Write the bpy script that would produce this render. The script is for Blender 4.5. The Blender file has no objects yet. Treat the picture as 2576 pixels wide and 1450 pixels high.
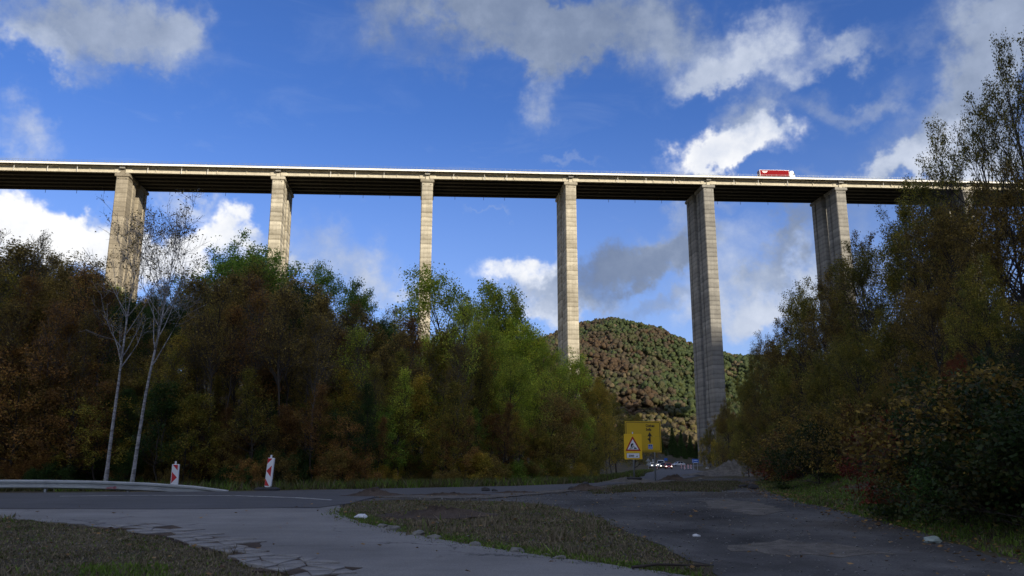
import bpy, bmesh, math, random
import numpy as np
from mathutils import Vector, Matrix
from mathutils.geometry import delaunay_2d_cdt

random.seed(7)
RNG = np.random.default_rng(7)
SC = bpy.context.scene
COL = SC.collection

# ------------------------------------------------------------------ camera
EYE = 1.6
PITCH = math.radians(12.56)
FPX, CX, CY = 2008.9, 1288.0, 725.0          # focal length and centre on a 2576 x 1450 sheet
cd = bpy.data.cameras.new('camera')
cam = bpy.data.objects.new('camera', cd)
COL.objects.link(cam)
cam.location = (0, 0, EYE)
cam.rotation_euler = (math.radians(90) + PITCH, 0, 0)
cd.sensor_width = 36.0
cd.lens = 36.0 * FPX / 2576.0
cd.clip_start = 0.1
cd.clip_end = 9000
SC.camera = cam

SUN_EL = math.radians(21.0)
SUN_AZ = math.radians(180 - 40)              # clockwise from +Y: behind the camera, to the right
SUN_DIR = Vector((math.sin(SUN_AZ) * math.cos(SUN_EL), math.cos(SUN_AZ) * math.cos(SUN_EL), math.sin(SUN_EL)))


def pix_dir(u, v):
    a = (u - CX) / FPX
    b = (CY - v) / FPX
    c, s = math.cos(PITCH), math.sin(PITCH)
    return Vector((a, c - b * s, s + b * c))


def az_el(u, v):
    d = pix_dir(u, v).normalized()
    return math.degrees(math.atan2(d.x, d.y)), math.degrees(math.asin(d.z))


# ------------------------------------------------------------------ world
def new_nodes(tree):
    tree.nodes.clear()
    return tree.nodes, tree.links


class NB:
    """small node-building helper"""
    def __init__(self, tree):
        self.t = tree
        self.n = tree.nodes
        self.l = tree.links

    def put(self, sock, val):
        if isinstance(val, bpy.types.NodeSocket):
            self.l.new(val, sock)
        elif val is not None:
            sock.default_value = val

    def math(self, op, a, b=None, c=None, clamp=False):
        n = self.n.new('ShaderNodeMath')
        n.operation = op
        n.use_clamp = clamp
        self.put(n.inputs[0], a)
        if b is not None:
            self.put(n.inputs[1], b)
        if c is not None:
            self.put(n.inputs[2], c)
        return n.outputs[0]

    def vmath(self, op, a, b=None, out=0, scale=None):
        n = self.n.new('ShaderNodeVectorMath')
        n.operation = op
        self.put(n.inputs[0], a)
        if b is not None:
            self.put(n.inputs[1], b)
        if scale is not None:
            self.put(n.inputs[3], scale)
        return n.outputs[out]

    def noise(self, vec, scale, detail=4, rough=0.55, lac=2.0, dist=0.0, out=0, dim='3D', norm=True):
        n = self.n.new('ShaderNodeTexNoise')
        n.noise_dimensions = dim
        n.normalize = norm
        if vec is not None:
            self.put(n.inputs['Vector'], vec)
        n.inputs['Scale'].default_value = scale
        n.inputs['Detail'].default_value = detail
        n.inputs['Roughness'].default_value = rough
        n.inputs['Lacunarity'].default_value = lac
        n.inputs['Distortion'].default_value = dist
        return n.outputs[out]

    def mapr(self, x, a, b, c=0.0, d=1.0, smooth=False):
        n = self.n.new('ShaderNodeMapRange')
        n.interpolation_type = 'SMOOTHSTEP' if smooth else 'LINEAR'
        n.clamp = True
        self.put(n.inputs[0], x)
        for i, v in enumerate((a, b, c, d)):
            self.put(n.inputs[i + 1], v)
        return n.outputs[0]

    def mix(self, fac, a, b, mode='MIX'):
        n = self.n.new('ShaderNodeMix')
        n.data_type = 'RGBA'
        n.blend_type = mode
        self.put(n.inputs[0], fac)
        self.put(n.inputs[6], a if not isinstance(a, tuple) else (*a, 1)[:4])
        self.put(n.inputs[7], b if not isinstance(b, tuple) else (*b, 1)[:4])
        return n.outputs[2]

    def ramp(self, fac, stops):
        n = self.n.new('ShaderNodeValToRGB')
        el = n.color_ramp.elements
        while len(el) < len(stops):
            el.new(0.5)
        for e, (p, c) in zip(el, stops):
            e.position = p
            e.color = (*c, 1)[:4]
        self.put(n.inputs[0], fac)
        return n.outputs[0]

    def xyz(self, vec):
        n = self.n.new('ShaderNodeSeparateXYZ')
        self.put(n.inputs[0], vec)
        return n.outputs

    def comb(self, x, y, z):
        n = self.n.new('ShaderNodeCombineXYZ')
        for i, v in enumerate((x, y, z)):
            self.put(n.inputs[i], v)
        return n.outputs[0]


W = bpy.data.worlds.new('World')
SC.world = W
W.use_nodes = True
W.node_tree.nodes.clear()
nb = NB(W.node_tree)
SKY_STRENGTH = 0.125
sky = nb.n.new('ShaderNodeTexSky')
sky.sky_type = 'NISHITA'
sky.sun_disc = False
sky.sun_elevation = SUN_EL
sky.sun_rotation = SUN_AZ
sky.altitude = 500
sky.air_density = 1.0
sky.dust_density = 0.3
sky.ozone_density = 3.0
hs = nb.n.new('ShaderNodeHueSaturation')
hs.inputs['Saturation'].default_value = 1.15
hs.inputs['Value'].default_value = 1.0
nb.l.new(sky.outputs[0], hs.inputs['Color'])
skycol = nb.vmath('MULTIPLY', hs.outputs[0], (0.52, 0.55, 0.79))
tc = nb.n.new('ShaderNodeTexCoord')
dirv = tc.outputs['Generated']
dx, dy, dz = nb.xyz(dirv)
az = nb.math('MULTIPLY', nb.math('ARCTAN2', dx, dy), 57.29578)
el = nb.math('MULTIPLY', nb.math('ARCSINE', nb.math('MAXIMUM', nb.math('MINIMUM', dz, 1.0), -1.0)), 57.29578)
ae = nb.comb(az, el, 0.0)
# feathery edges: push the lookup about with two scales of noise
w1 = nb.noise(dirv, 6.0, 3, 0.55, out=1)
w2 = nb.noise(dirv, 20.0, 4, 0.62, out=1)
w1 = nb.vmath('SCALE', nb.vmath('SUBTRACT', w1, (0.5, 0.5, 0.5)), scale=7.0)
w2 = nb.vmath('SCALE', nb.vmath('SUBTRACT', w2, (0.5, 0.5, 0.5)), scale=5.2)
w3 = nb.vmath('SCALE', nb.vmath('SUBTRACT', nb.noise(dirv, 75.0, 3, 0.65, out=1), (0.5, 0.5, 0.5)), scale=1.2)
wae = nb.vmath('ADD', ae, nb.vmath('ADD', w1, nb.vmath('ADD', w2, w3)))
# clouds: (u, v, ru, rv, tilt degrees, weight, whiteness)
CLOUDS = [
    (300, 75, 235, 115, 8, 1.25, .42), (420, 60, 110, 100, 0, .8, .40), (70, 40, 170, 60, 0, .8, .36), (70, 115, 110, 42, 10, 1.0, .62),
    (25, 305, 85, 60, 30, .95, .66), (0, 375, 60, 22, 0, .6, .5), (330, 175, 90, 22, 15, .35, .4),
    (1130, 20, 250, 60, 0, 1.3, .25), (1330, 80, 250, 105, 12, 1.7, .22), (1540, 60, 260, 85, 0, 1.45, .30), (1390, 170, 110, 70, 0, 1.0, .26),
    (930, 60, 100, 90, 30, .42, .35), (1345, 280, 65, 60, -60, .95, .50), (1690, 120, 130, 70, -20, .75, .40),
    (1880, 110, 190, 85, -18, 1.35, .62), (1790, 180, 120, 42, -10, .8, .55), (1960, 185, 60, 40, 0, .8, .60), (2100, 120, 115, 45, -12, .95, .55),
    (2235, 180, 70, 24, -10, .45, .4),
    (1880, 290, 130, 55, -10, .85, .46), (2060, 275, 55, 55, 0, .7, .46), (1840, 385, 170, 48, 0, 1.7, 1.0), (1920, 350, 80, 60, 0, .9, .62),
    (2180, 255, 85, 42, -15, .85, .5), (2330, 390, 130, 55, -12, 1.25, .80), (2480, 120, 110, 170, 0, 1.25, .33), (2560, 20, 130, 110, 0, 1.3, .33),
    (2400, 270, 170, 45, -35, .6, .25), (1440, 400, 70, 14, 0, .4, .5), (2450, 390, 160, 60, 0, .9, .7),
    (2300, 330, 210, 90, -35, .62, .42), (2480, 300, 150, 150, 0, .8, .40), (2280, 60, 120, 40, -10, .4, .4), (1120, 120, 200, 60, 10, .6, .3), (860, 640, 200, 110, 25, .5, .6),
    (1830, 415, 190, 40, 0, 1.6, 1.0), (1960, 770, 260, 75, -6, .75, .72), (1800, 700, 120, 120, 0, .5, .6), (2080, 690, 150, 60, 0, .6, .62), (2330, 420, 150, 40, 0, 1.2, .85), (2130, 470, 160, 30, 0, .5, .5),
    (60, 545, 150, 58, 16, 1.7, 1.0), (150, 600, 160, 60, 0, 1.6, .95), (-60, 600, 160, 80, 0, 1.6, .95), (460, 512, 88, 32, 0, .95, .70), (260, 545, 70, 22, 0, .6, .6),
    (570, 590, 110, 45, 0, 1.7, .97), (480, 640, 210, 60, 0, 1.4, .95), (750, 640, 45, 32, 0, .9, .8), (680, 600, 60, 30, 0, .5, .6), (330, 640, 150, 60, 0, 1.3, .9),
    (880, 640, 160, 85, 20, .46, .52), (940, 700, 90, 50, 0, .42, .6), (1020, 745, 70, 22, 0, .8, .75),
    (1290, 690, 115, 42, -5, 1.5, .96), (1360, 745, 110, 50, 0, 1.3, .55), (1560, 680, 200, 66, -14, 1.5, .14), (1680, 570, 75, 70, -40, .75, .40),
    (1400, 785, 80, 26, 0, 1.2, .82), (1690, 640, 110, 50, -20, .9, .20), (1660, 765, 120, 30, -15, .8, .26), (1500, 760, 120, 30, 0, .7, .45),
    (1960, 700, 220, 80, 0, .52, .55), (1900, 790, 200, 40, -8, .6, .62), (1980, 620, 160, 32, -38, .85, .20), (2100, 560, 170, 60, -20, .5, .28),
    (1850, 600, 120, 60, 0, .38, .6), (2150, 640, 130, 60, 0, .45, .5), (1780, 520, 120, 24, 0, .5, .5), (1225, 508, 60, 10, 0, .4, .6),
]
dens = None
brt = None
for (u, v, ru, rv, tilt, wgt, wh) in CLOUDS:
    a0, e0 = az_el(u, v)
    sx = 1.0 / (ru * 0.0272 * 1.42)
    sy = 1.0 / (rv * 0.0272 * 1.42)
    q = nb.vmath('SUBTRACT', wae, (a0, e0, 0))
    if tilt:
        r = nb.n.new('ShaderNodeVectorRotate')
        r.rotation_type = 'Z_AXIS'
        nb.l.new(q, r.inputs['Vector'])
        r.inputs['Angle'].default_value = math.radians(tilt)
        q = r.outputs[0]
    q = nb.vmath('MULTIPLY', q, (sx, sy, 0))
    d2 = nb.vmath('DOT_PRODUCT', q, q, out=1)
    k = nb.math('MAXIMUM', nb.math('SUBTRACT', 1.0, d2), 0.0)
    k = nb.math('MULTIPLY', nb.math('MULTIPLY', k, k), wgt * 1.15)
    dens = k if dens is None else nb.math('ADD', dens, k)
    brt = nb.math('MULTIPLY', k, wh) if brt is None else nb.math('MULTIPLY_ADD', k, wh, brt)
absaz = nb.math('ABSOLUTE', az)
fade = nb.math('MULTIPLY', nb.mapr(absaz, 38, 44, 1, 0, True), nb.mapr(el, 40, 46, 1, 0, True))
dens = nb.math('MULTIPLY', dens, fade)
brt = nb.math('MULTIPLY', brt, fade)
# thin veil of cirrus and paler air low down, all round
stv = nb.vmath('MULTIPLY', ae, (0.035, 0.11, 0))
veil = nb.mapr(nb.noise(stv, 3.0, 5, 0.65, dist=0.6), 0.46, 0.8, 0, 0.26, True)
veil = nb.math('MULTIPLY', veil, nb.mapr(el, 12, 26, 1.0, 0.35))
lowhaze = nb.mapr(el, 0, 26, 0.42, 0.0, True)
thin = nb.math('MAXIMUM', veil, lowhaze)
hazecol = nb.vmath('SCALE', (0.50, 0.60, 0.80), scale=0.62 / SKY_STRENGTH)
skycol = nb.mix(thin, skycol, hazecol)
CLOUD_STOPS = [(0.0, (0.135, 0.185, 0.31)), (0.25, (0.22, 0.28, 0.41)), (0.5, (0.38, 0.45, 0.60)), (0.75, (0.62, 0.68, 0.81)), (1.0, (1.0, 1.0, 1.0))]
CLOUD_GAIN = 0.64


def cloudy(dens, brt, fb, fb2):
    wh = nb.math('DIVIDE', brt, nb.math('MAXIMUM', dens, 0.02))
    dd = nb.math('MULTIPLY', dens, nb.math('ADD', 0.22, nb.math('MULTIPLY', fb, 1.55)))
    alpha = nb.mapr(dd, 0.0, 1.75, 0, 0.97, True)
    shade = nb.math('ADD', wh, nb.math('MULTIPLY', nb.math('SUBTRACT', fb2, 0.5), 0.55))
    shade = nb.math('ADD', shade, nb.math('MULTIPLY', nb.math('SUBTRACT', fb, 0.5), 0.40))
    ccol = nb.ramp(shade, CLOUD_STOPS)
    ccol = nb.vmath('SCALE', ccol, scale=CLOUD_GAIN / SKY_STRENGTH)
    b_ = nb.n.new('ShaderNodeBackground')
    b_.inputs['Strength'].default_value = SKY_STRENGTH
    nb.l.new(nb.mix(alpha, skycol, ccol), b_.inputs['Color'])
    return b_.outputs[0]


front = cloudy(dens, brt, nb.noise(dirv, 26.0, 5, 0.62), nb.noise(dirv, 7.0, 4, 0.55))
# outside the view: denser, whiter noise cloud, added to lift light in the shade
gen = nb.noise(dirv, 3.1, 6, 0.58)
outm = nb.math('MAXIMUM', nb.mapr(absaz, 44, 56, 0, 1, True), nb.mapr(el, 46, 54, 0, 1, True))
gk = nb.math('MULTIPLY', nb.mapr(gen, 0.42, 0.58, 0, 1.6, True), outm)
around = cloudy(gk, nb.math('MULTIPLY', gk, 0.86), gen, gen)
isf = nb.math('MULTIPLY', nb.math('LESS_THAN', absaz, 44.0), nb.math('MULTIPLY', nb.math('LESS_THAN', el, 46.0), nb.math('GREATER_THAN', el, -1.0)))
msh = nb.n.new('ShaderNodeMixShader')
nb.l.new(isf, msh.inputs[0])
nb.l.new(around, msh.inputs[1])
nb.l.new(front, msh.inputs[2])
wo = nb.n.new('ShaderNodeOutputWorld')
nb.l.new(msh.outputs[0], wo.inputs['Surface'])
W.cycles.sampling_method = 'MANUAL'
W.cycles.sample_map_resolution = 512

# ------------------------------------------------------------------ sun and exposure
sd = bpy.data.lights.new('sun', 'SUN')
sd.energy = 4.05
sd.angle = math.radians(0.5)
sd.color = (1.0, 0.90, 0.74)
sun = bpy.data.objects.new('sun', sd)
COL.objects.link(sun)
sun.rotation_euler = SUN_DIR.to_track_quat('Z', 'Y').to_euler()
sun.location = (200, -200, 300)
SC.view_settings.view_transform = 'Standard'
SC.view_settings.look = 'None'
SC.view_settings.exposure = 0.7
SC.view_settings.gamma = 1.0
SC.view_settings.use_curve_mapping = False
SC.render.engine = 'CYCLES'
SC.cycles.max_bounces = 6
SC.cycles.diffuse_bounces = 4
SC.cycles.transparent_max_bounces = 4


# ------------------------------------------------------------------ materials
def material(name):
    m = bpy.data.materials.new(name)
    m.use_nodes = True
    m.node_tree.nodes.clear()
    b = NB(m.node_tree)
    out = b.n.new('ShaderNodeOutputMaterial')
    p = b.n.new('ShaderNodeBsdfPrincipled')
    b.l.new(p.outputs[0], out.inputs['Surface'])
    return m, b, p, out


def bump(b, p, h, dist=0.02, strength=0.5):
    n = b.n.new('ShaderNodeBump')
    n.inputs['Distance'].default_value = dist
    n.inputs['Strength'].default_value = strength
    b.l.new(h, n.inputs['Height'])
    b.l.new(n.outputs[0], p.inputs['Normal'])


MATS = {}


def plain(name, col, rough=0.6, metal=0.0, var=0.12, scale=6.0, emit=0.0):
    if name in MATS:
        return MATS[name]
    m, b, p, out = material(name)
    t = b.n.new('ShaderNodeTexCoord')
    n = b.noise(t.outputs['Object'], scale, 5, 0.6)
    f = b.mapr(n, 0.3, 0.7, 1 - var, 1 + var)
    c = b.vmath('SCALE', tuple(col), scale=f)
    b.l.new(c, p.inputs['Base Color'])
    p.inputs['Roughness'].default_value = rough
    p.inputs['Metallic'].default_value = metal
    if emit:
        p.inputs['Emission Color'].default_value = (*col, 1)
        p.inputs['Emission Strength'].default_value = emit
    MATS[name] = m
    return m


def leaf_material(name, cols, trans=0.45, clump=0.6, gain=1.7, speck=0.7, relief=0.0):
    """cols: colour stops picked leaf by leaf"""
    m, b, p, out = material(name)
    at = b.n.new('ShaderNodeAttribute')
    at.attribute_name = 'rnd'
    t = b.n.new('ShaderNodeTexCoord')
    oi = b.n.new('ShaderNodeObjectInfo')
    off = b.vmath('ADD', t.outputs['Object'], b.vmath('SCALE', (17.0, 9.0, 23.0), scale=oi.outputs['Random']))
    n = b.noise(off, clump, 3, 0.6)
    k = b.math('ADD', b.math('MULTIPLY', at.outputs['Fac'], 0.55), b.math('MULTIPLY', b.mapr(n, 0.3, 0.7), 0.45))
    stops = [(i / max(1, len(cols) - 1) * 0.9 + 0.05, c) for i, c in enumerate(cols)]
    c = b.ramp(k, stops)
    f = b.math('MULTIPLY_ADD', oi.outputs['Random'], 0.5 * gain, 0.75 * gain)
    f2 = b.math('MULTIPLY_ADD', b.math('FRACT', b.math('MULTIPLY', at.outputs['Fac'], 37.0)), speck, 1.0 - speck * .5)
    c = b.vmath('SCALE', c, scale=b.math('MULTIPLY', f, f2))
    b.l.new(c, p.inputs['Base Color'])
    p.inputs['Roughness'].default_value = 0.55
    p.inputs['Specular IOR Level'].default_value = 0.25
    if relief:
        nf = b.noise(off, 1.6, 4, 0.8)
        bump(b, p, nf, relief, 1.0)
        cc = b.vmath('SCALE', c, scale=b.mapr(nf, 0.3, 0.7, 0.72, 1.28))
        b.l.new(cc, p.inputs['Base Color'])
    tr = b.n.new('ShaderNodeBsdfTranslucent')
    b.l.new(c, tr.inputs['Color'])
    mx = b.n.new('ShaderNodeMixShader')
    mx.inputs[0].default_value = trans
    b.l.new(p.outputs[0], mx.inputs[1])
    b.l.new(tr.outputs[0], mx.inputs[2])
    b.l.new(mx.outputs[0], out.inputs['Surface'])
    MATS[name] = m
    return m


G1, G2, G3 = (.050, .105, .012), (.095, .150, .018), (.17, .19, .03)
LEAF = {  # gains lighten the near crowns in colour, making up for their shade
    'green': leaf_material('leaf_green', [(.034, .068, .010), (.058, .102, .012), (.10, .145, .018), (.17, .17, .02)], .5, .6, 2.2, .9),
    'bright': leaf_material('leaf_bright_green', [(.065, .105, .012), (.125, .160, .018), (.20, .21, .025), (.30, .25, .03)], .5, .6, 2.7, .9),
    'dark': leaf_material('leaf_dark_green', [(.016, .036, .009), (.030, .060, .012), (.055, .075, .014)]),
    'olive': leaf_material('leaf_olive', [(.045, .060, .010), (.090, .088, .014), (.16, .125, .02), (.23, .15, .025)], .5, .6, 2.2, .9),
    'yellow': leaf_material('leaf_yellow', [(.09, .10, .015), (.18, .155, .02), (.30, .21, .03), (.34, .18, .03)], .5, .6, 1.8),
    'brown': leaf_material('leaf_brown', [(.044, .034, .012), (.080, .058, .016), (.125, .088, .020), (.18, .13, .026)], .5, .6, 2.4, 1.0),
    'rust': leaf_material('leaf_rust', [(.055, .034, .013), (.105, .056, .017), (.165, .084, .022), (.17, .13, .024)], .5, .6, 2.2, .9),
    'tan': leaf_material('leaf_tan', [(.14, .09, .03), (.24, .15, .045), (.34, .22, .06), (.24, .20, .04)]),
    'brown_shade': leaf_material('leaf_brown_shade', [(.034, .026, .010), (.070, .048, .012), (.120, .080, .016), (.16, .11, .018)], .5, .6, 2.1, 1.1),  # brown leaf darkened in colour for the shaded right wood
    'olive_shade': leaf_material('leaf_olive_shade', [(.030, .040, .008), (.066, .064, .010), (.13, .105, .016), (.18, .13, .018)], .5, .6, 2.1, 1.1),  # olive leaf, with the right wood's shade put into the colour
    'bramble': leaf_material('leaf_bramble', [(.014, .032, .008), (.026, .050, .010), (.045, .058, .012), (.08, .05, .014)], .4, .6, .85),
    'red': leaf_material('leaf_red', [(.05, .012, .008), (.12, .02, .012), (.10, .04, .012), (.05, .05, .012)]),
}


def toward(c, k=0.2, m=(.075, .076, .030)):
    return tuple(a * (1 - k) + b * k for a, b in zip(c, m))


HILL = {}
for nm_, cs_ in {'green': [(.046, .074, .018), (.060, .090, .021), (.078, .106, .027)], 'bright': [(.068, .098, .021), (.088, .116, .025), (.11, .13, .032)],
                 'olive': [(.066, .074, .024), (.084, .086, .028), (.105, .098, .034)], 'yellow': [(.12, .105, .030), (.16, .13, .036), (.20, .15, .044)],
                 'brown': [(.072, .054, .030), (.088, .062, .034), (.105, .072, .040)], 'rust': [(.088, .052, .026), (.108, .060, .029), (.13, .070, .033)],
                 'tan': [(.13, .10, .052), (.17, .13, .065), (.21, .155, .078)]}.items():
    HILL[nm_] = leaf_material('hill_leaf_' + nm_, [toward(c) for c in cs_], .15, .15, .80, .10, .6)  # gain darkens the colour in place of the self-shade these solid crowns lack


def bark(name, c1, c2, scale=3.0, zs=0.25):
    m, b, p, out = material(name)
    t = b.n.new('ShaderNodeTexCoord')
    v = b.vmath('MULTIPLY', t.outputs['Object'], (1, 1, zs))
    n = b.noise(v, scale, 6, 0.65)
    b.l.new(b.ramp(n, [(0.35, c1), (0.65, c2)]), p.inputs['Base Color'])
    p.inputs['Roughness'].default_value = 0.9
    MATS[name] = m
    return m


BARK = bark('bark_grey_brown', (.035, .027, .021), (.085, .068, .052))
BARKD = bark('bark_dark', (.018, .014, .011), (.05, .038, .03))
BARKW = bark('bark_white', (.10, .095, .09), (.42, .41, .40), 4.0, 2.5)
BARKG = bark('bark_pale_grey', (.065, .056, .047), (.15, .132, .112), 4.0, 0.4)


def concrete(name, c_lo, c_hi, lift=0.0, band=0.35, stain=0.5):
    m, b, p, out = material(name)
    t = b.n.new('ShaderNodeTexCoord')
    g = b.n.new('ShaderNodeNewGeometry')
    o = t.outputs['Object']
    x, y, z = b.xyz(o)
    oi = b.n.new('ShaderNodeObjectInfo')
    n1 = b.noise(o, 0.35, 6, 0.6)
    n2 = b.noise(b.vmath('MULTIPLY', o, (1.2, 1.2, 0.07)), 1.0, 5, 0.6)
    n3 = b.noise(o, 3.0, 5, 0.7)
    k = b.math('ADD', b.math('MULTIPLY', n1, 0.55), b.math('MULTIPLY', n2, 0.45))
    if lift:
        wob = b.math('MULTIPLY', b.math('SUBTRACT', b.noise(b.vmath('MULTIPLY', o, (1, 1, 0.3)), 0.9, 3, 0.6), 0.5), 0.9)
        zz = b.math('DIVIDE', b.math('ADD', z, wob), lift)
        zr = b.math('DIVIDE', z, lift)
        wn = b.n.new('ShaderNodeTexWhiteNoise')
        wn.noise_dimensions = '1D'
        b.l.new(b.math('ADD', b.math('FLOOR', zr), b.math('MULTIPLY', oi.outputs['Random'], 90.0)), wn.inputs['W'])
        fr = b.math('FRACT', zz)
        dirt = b.mapr(fr, 0.0, 0.55, 1.0, 0.0, True)       # dirt gathers at the foot of each pour
        k = b.math('ADD', k, b.math('MULTIPLY', b.math('SUBTRACT', wn.outputs['Value'], 0.5), band))
        k = b.math('SUBTRACT', k, b.math('MULTIPLY', b.math('MULTIPLY', dirt, n3), 0.42))
    c = b.ramp(k, [(0.18, c_lo), (0.52, tuple((a + d) / 2 for a, d in zip(c_lo, c_hi))), (0.78, c_hi)])
    st = b.mapr(b.noise(b.vmath('MULTIPLY', o, (0.35, 0.35, 0.9)), 0.8, 7, 0.7), 0.60, 0.70, 0.0, stain, True)
    c = b.mix(st, c, tuple(v * 0.40 for v in c_lo))
    sp = b.mapr(n3, 0.35, 0.7, 0.86, 1.08)
    c = b.vmath('SCALE', c, scale=sp)
    b.l.new(c, p.inputs['Base Color'])
    p.inputs['Roughness'].default_value = 0.92
    p.inputs['Specular IOR Level'].default_value = 0.2
    bump(b, p, b.math('ADD', n3, n1), 0.06, 0.5)
    MATS[name] = m
    return m


C_CREAM = concrete('pier_concrete_cream', (.21, .185, .135), (.60, .545, .42), 1.9, 0.34, .45)
C_GREY = concrete('pier_concrete_grey', (.15, .142, .125), (.37, .35, .30), 1.9, 0.26, .35)
C_BROWN = concrete('pier_concrete_brown', (.17, .145, .105), (.40, .35, .26), 1.9, 0.26, .35)
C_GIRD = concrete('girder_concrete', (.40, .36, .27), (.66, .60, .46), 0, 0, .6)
C_UNDER_SHADE = concrete('underdeck_shade_concrete', (.085, .077, .064), (.16, .145, .12), 0, 0, .5)  # dark tone puts the shade under the deck into the concrete colour
C_WHITE = plain('edge_beam_white', (.86, .84, .76), 0.7, 0, 0.06, 0.6)
STEEL = plain('galvanised_steel', (.42, .44, .46), 0.45, 0.7, 0.10, 3.0)
STEELD = plain('steel_grey_paint', (.20, .22, .24), 0.5, 0.3, 0.1, 3.0)
PIPE = plain('pipe_white', (.70, .68, .62), 0.6)


def ground_mat(name, stops, scale, stops2=None, fine=22.0, bumpd=0.03, rough=0.95):
    m, b, p, out = material(name)
    t = b.n.new('ShaderNodeTexCoord')
    o = t.outputs['Object']
    n = b.noise(o, scale, 8, 0.62)
    nf = b.noise(o, fine, 5, 0.7)
    c = b.ramp(n, stops)
    if stops2:
        n2 = b.noise(b.vmath('ADD', o, (31, 7, 0)), scale * 0.45, 6, 0.6)
        f = b.mapr(n2, 0.50, 0.62, 0, 0.85, True)
        c = b.mix(f, c, b.ramp(nf, stops2))
    c = b.vmath('SCALE', c, scale=b.mapr(nf, 0.25, 0.75, 0.55, 1.45))
    b.l.new(c, p.inputs['Base Color'])
    p.inputs['Roughness'].default_value = rough
    p.inputs['Specular IOR Level'].default_value = 0.15
    bump(b, p, b.math('ADD', nf, b.math('MULTIPLY', n, 2.0)), bumpd, 0.7)
    MATS[name] = m
    return m


M_SOIL = ground_mat('ground_soil', [(0.3, (.030, .024, .016)), (0.5, (.075, .060, .038)), (0.7, (.115, .095, .062))], 0.6,
                    [(0.3, (.030, .040, .010)), (0.7, (.075, .080, .022))])
M_DIRT = ground_mat('dirt_lot', [(0.30, (.030, .029, .028)), (0.48, (.070, .068, .066)), (0.62, (.115, .112, .108)), (0.75, (.17, .165, .16))], 0.42,
                    [(0.3, (.042, .036, .030)), (0.7, (.085, .075, .062))], 30.0)
M_HEAP = ground_mat('dug_earth', [(0.3, (.045, .035, .028)), (0.7, (.105, .080, .062))], 1.4, None, 26.0, 0.05)
M_GRAVEL = ground_mat('gravel', [(0.3, (.07, .064, .056)), (0.7, (.19, .175, .155))], 3.0, None, 40.0, 0.05)


def asphalt(name, base, crack=0.0, patchy=0.25):
    m, b, p, out = material(name)
    t = b.n.new('ShaderNodeTexCoord')
    o = t.outputs['Object']
    n = b.noise(o, 0.35, 7, 0.6)
    nf = b.noise(o, 55.0, 3, 0.7)
    nm = b.noise(b.vmath('MULTIPLY', o, (0.35, 1.0, 1.0)), 1.5, 6, 0.65)
    k = b.mapr(n, 0.3, 0.7, 1 - patchy, 1 + patchy)
    k = b.math('MULTIPLY', k, b.mapr(nf, 0.25, 0.75, 0.62, 1.38))
    k = b.math('MULTIPLY', k, b.mapr(nm, 0.3, 0.72, 0.82, 1.16))
    c = b.vmath('SCALE', base, scale=k)
    if crack:
        vo = b.n.new('ShaderNodeTexVoronoi')
        vo.feature = 'DISTANCE_TO_EDGE'
        vo.inputs['Scale'].default_value = 0.33
        wv = b.vmath('ADD', o, b.vmath('SCALE', b.noise(o, 1.2, 5, 0.7, out=1), scale=1.3))
        b.l.new(wv, vo.inputs['Vector'])
        cr = b.mapr(vo.outputs['Distance'], 0.006, 0.016, 1.0, 0.0)
        cr = b.math('MULTIPLY', cr, b.mapr(b.noise(o, 0.5, 3), 0.48, 0.60, 0, crack))
        c = b.mix(cr, c, tuple(v * 0.3 for v in base))
    b.l.new(c, p.inputs['Base Color'])
    p.inputs['Roughness'].default_value = 0.85
    p.inputs['Specular IOR Level'].default_value = 0.3
    bump(b, p, b.math('ADD', nf, n), 0.012, 0.6)
    MATS[name] = m
    return m


M_OLDASPH = asphalt('old_asphalt', (.182, .177, .169), 0.9)
M_NEWASPH = asphalt('new_asphalt', (.080, .080, .083), 0.0, 0.16)
M_SLAB = asphalt('broken_asphalt', (.205, .198, .188), 0.0, 0.3)
M_FARASPH = asphalt('far_asphalt', (.12, .118, .115), 0.0, 0.2)
M_PAINT = plain('worn_white_paint', (.34, .34, .33), 0.8, 0, 0.45, 5.0)


# ------------------------------------------------------------------ mesh helpers
def link(o, parent=None):
    COL.objects.link(o)
    if parent is not None:
        o.parent = parent
    return o


def tag(o, label=None, cat=None, group=None, kind=None):
    if label:
        o['label'] = label
    if cat:
        o['category'] = cat
    if group:
        o['group'] = group
    if kind:
        o['kind'] = kind
    return o


def empty(name, loc, rz=0.0, label=None, cat=None, group=None):
    o = bpy.data.objects.new(name, None)
    o.empty_display_size = 0.3
    o.location = loc
    o.rotation_euler = (0, 0, rz)
    link(o)
    return tag(o, label, cat, group)


def np_mesh(name, verts, faces, nside=4, smooth=False, rnd=None, matidx=None):
    """verts (N,3), faces (M,nside)"""
    me = bpy.data.meshes.new(name)
    verts = np.asarray(verts, dtype=np.float32)
    faces = np.asarray(faces, dtype=np.int32)
    me.vertices.add(len(verts))
    me.vertices.foreach_set('co', verts.ravel())
    me.loops.add(faces.size)
    me.loops.foreach_set('vertex_index', faces.ravel())
    me.polygons.add(len(faces))
    me.polygons.foreach_set('loop_start', np.arange(0, faces.size, nside, dtype=np.int32))
    if smooth:
        me.polygons.foreach_set('use_smooth', np.ones(len(faces), dtype=bool))
    if matidx is not None:
        me.polygons.foreach_set('material_index', np.asarray(matidx, dtype=np.int32))
    if rnd is not None:
        a = me.attributes.new('rnd', 'FLOAT', 'POINT')
        a.data.foreach_set('value', np.asarray(rnd, dtype=np.float32))
    me.update(calc_edges=True)
    return me


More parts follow.
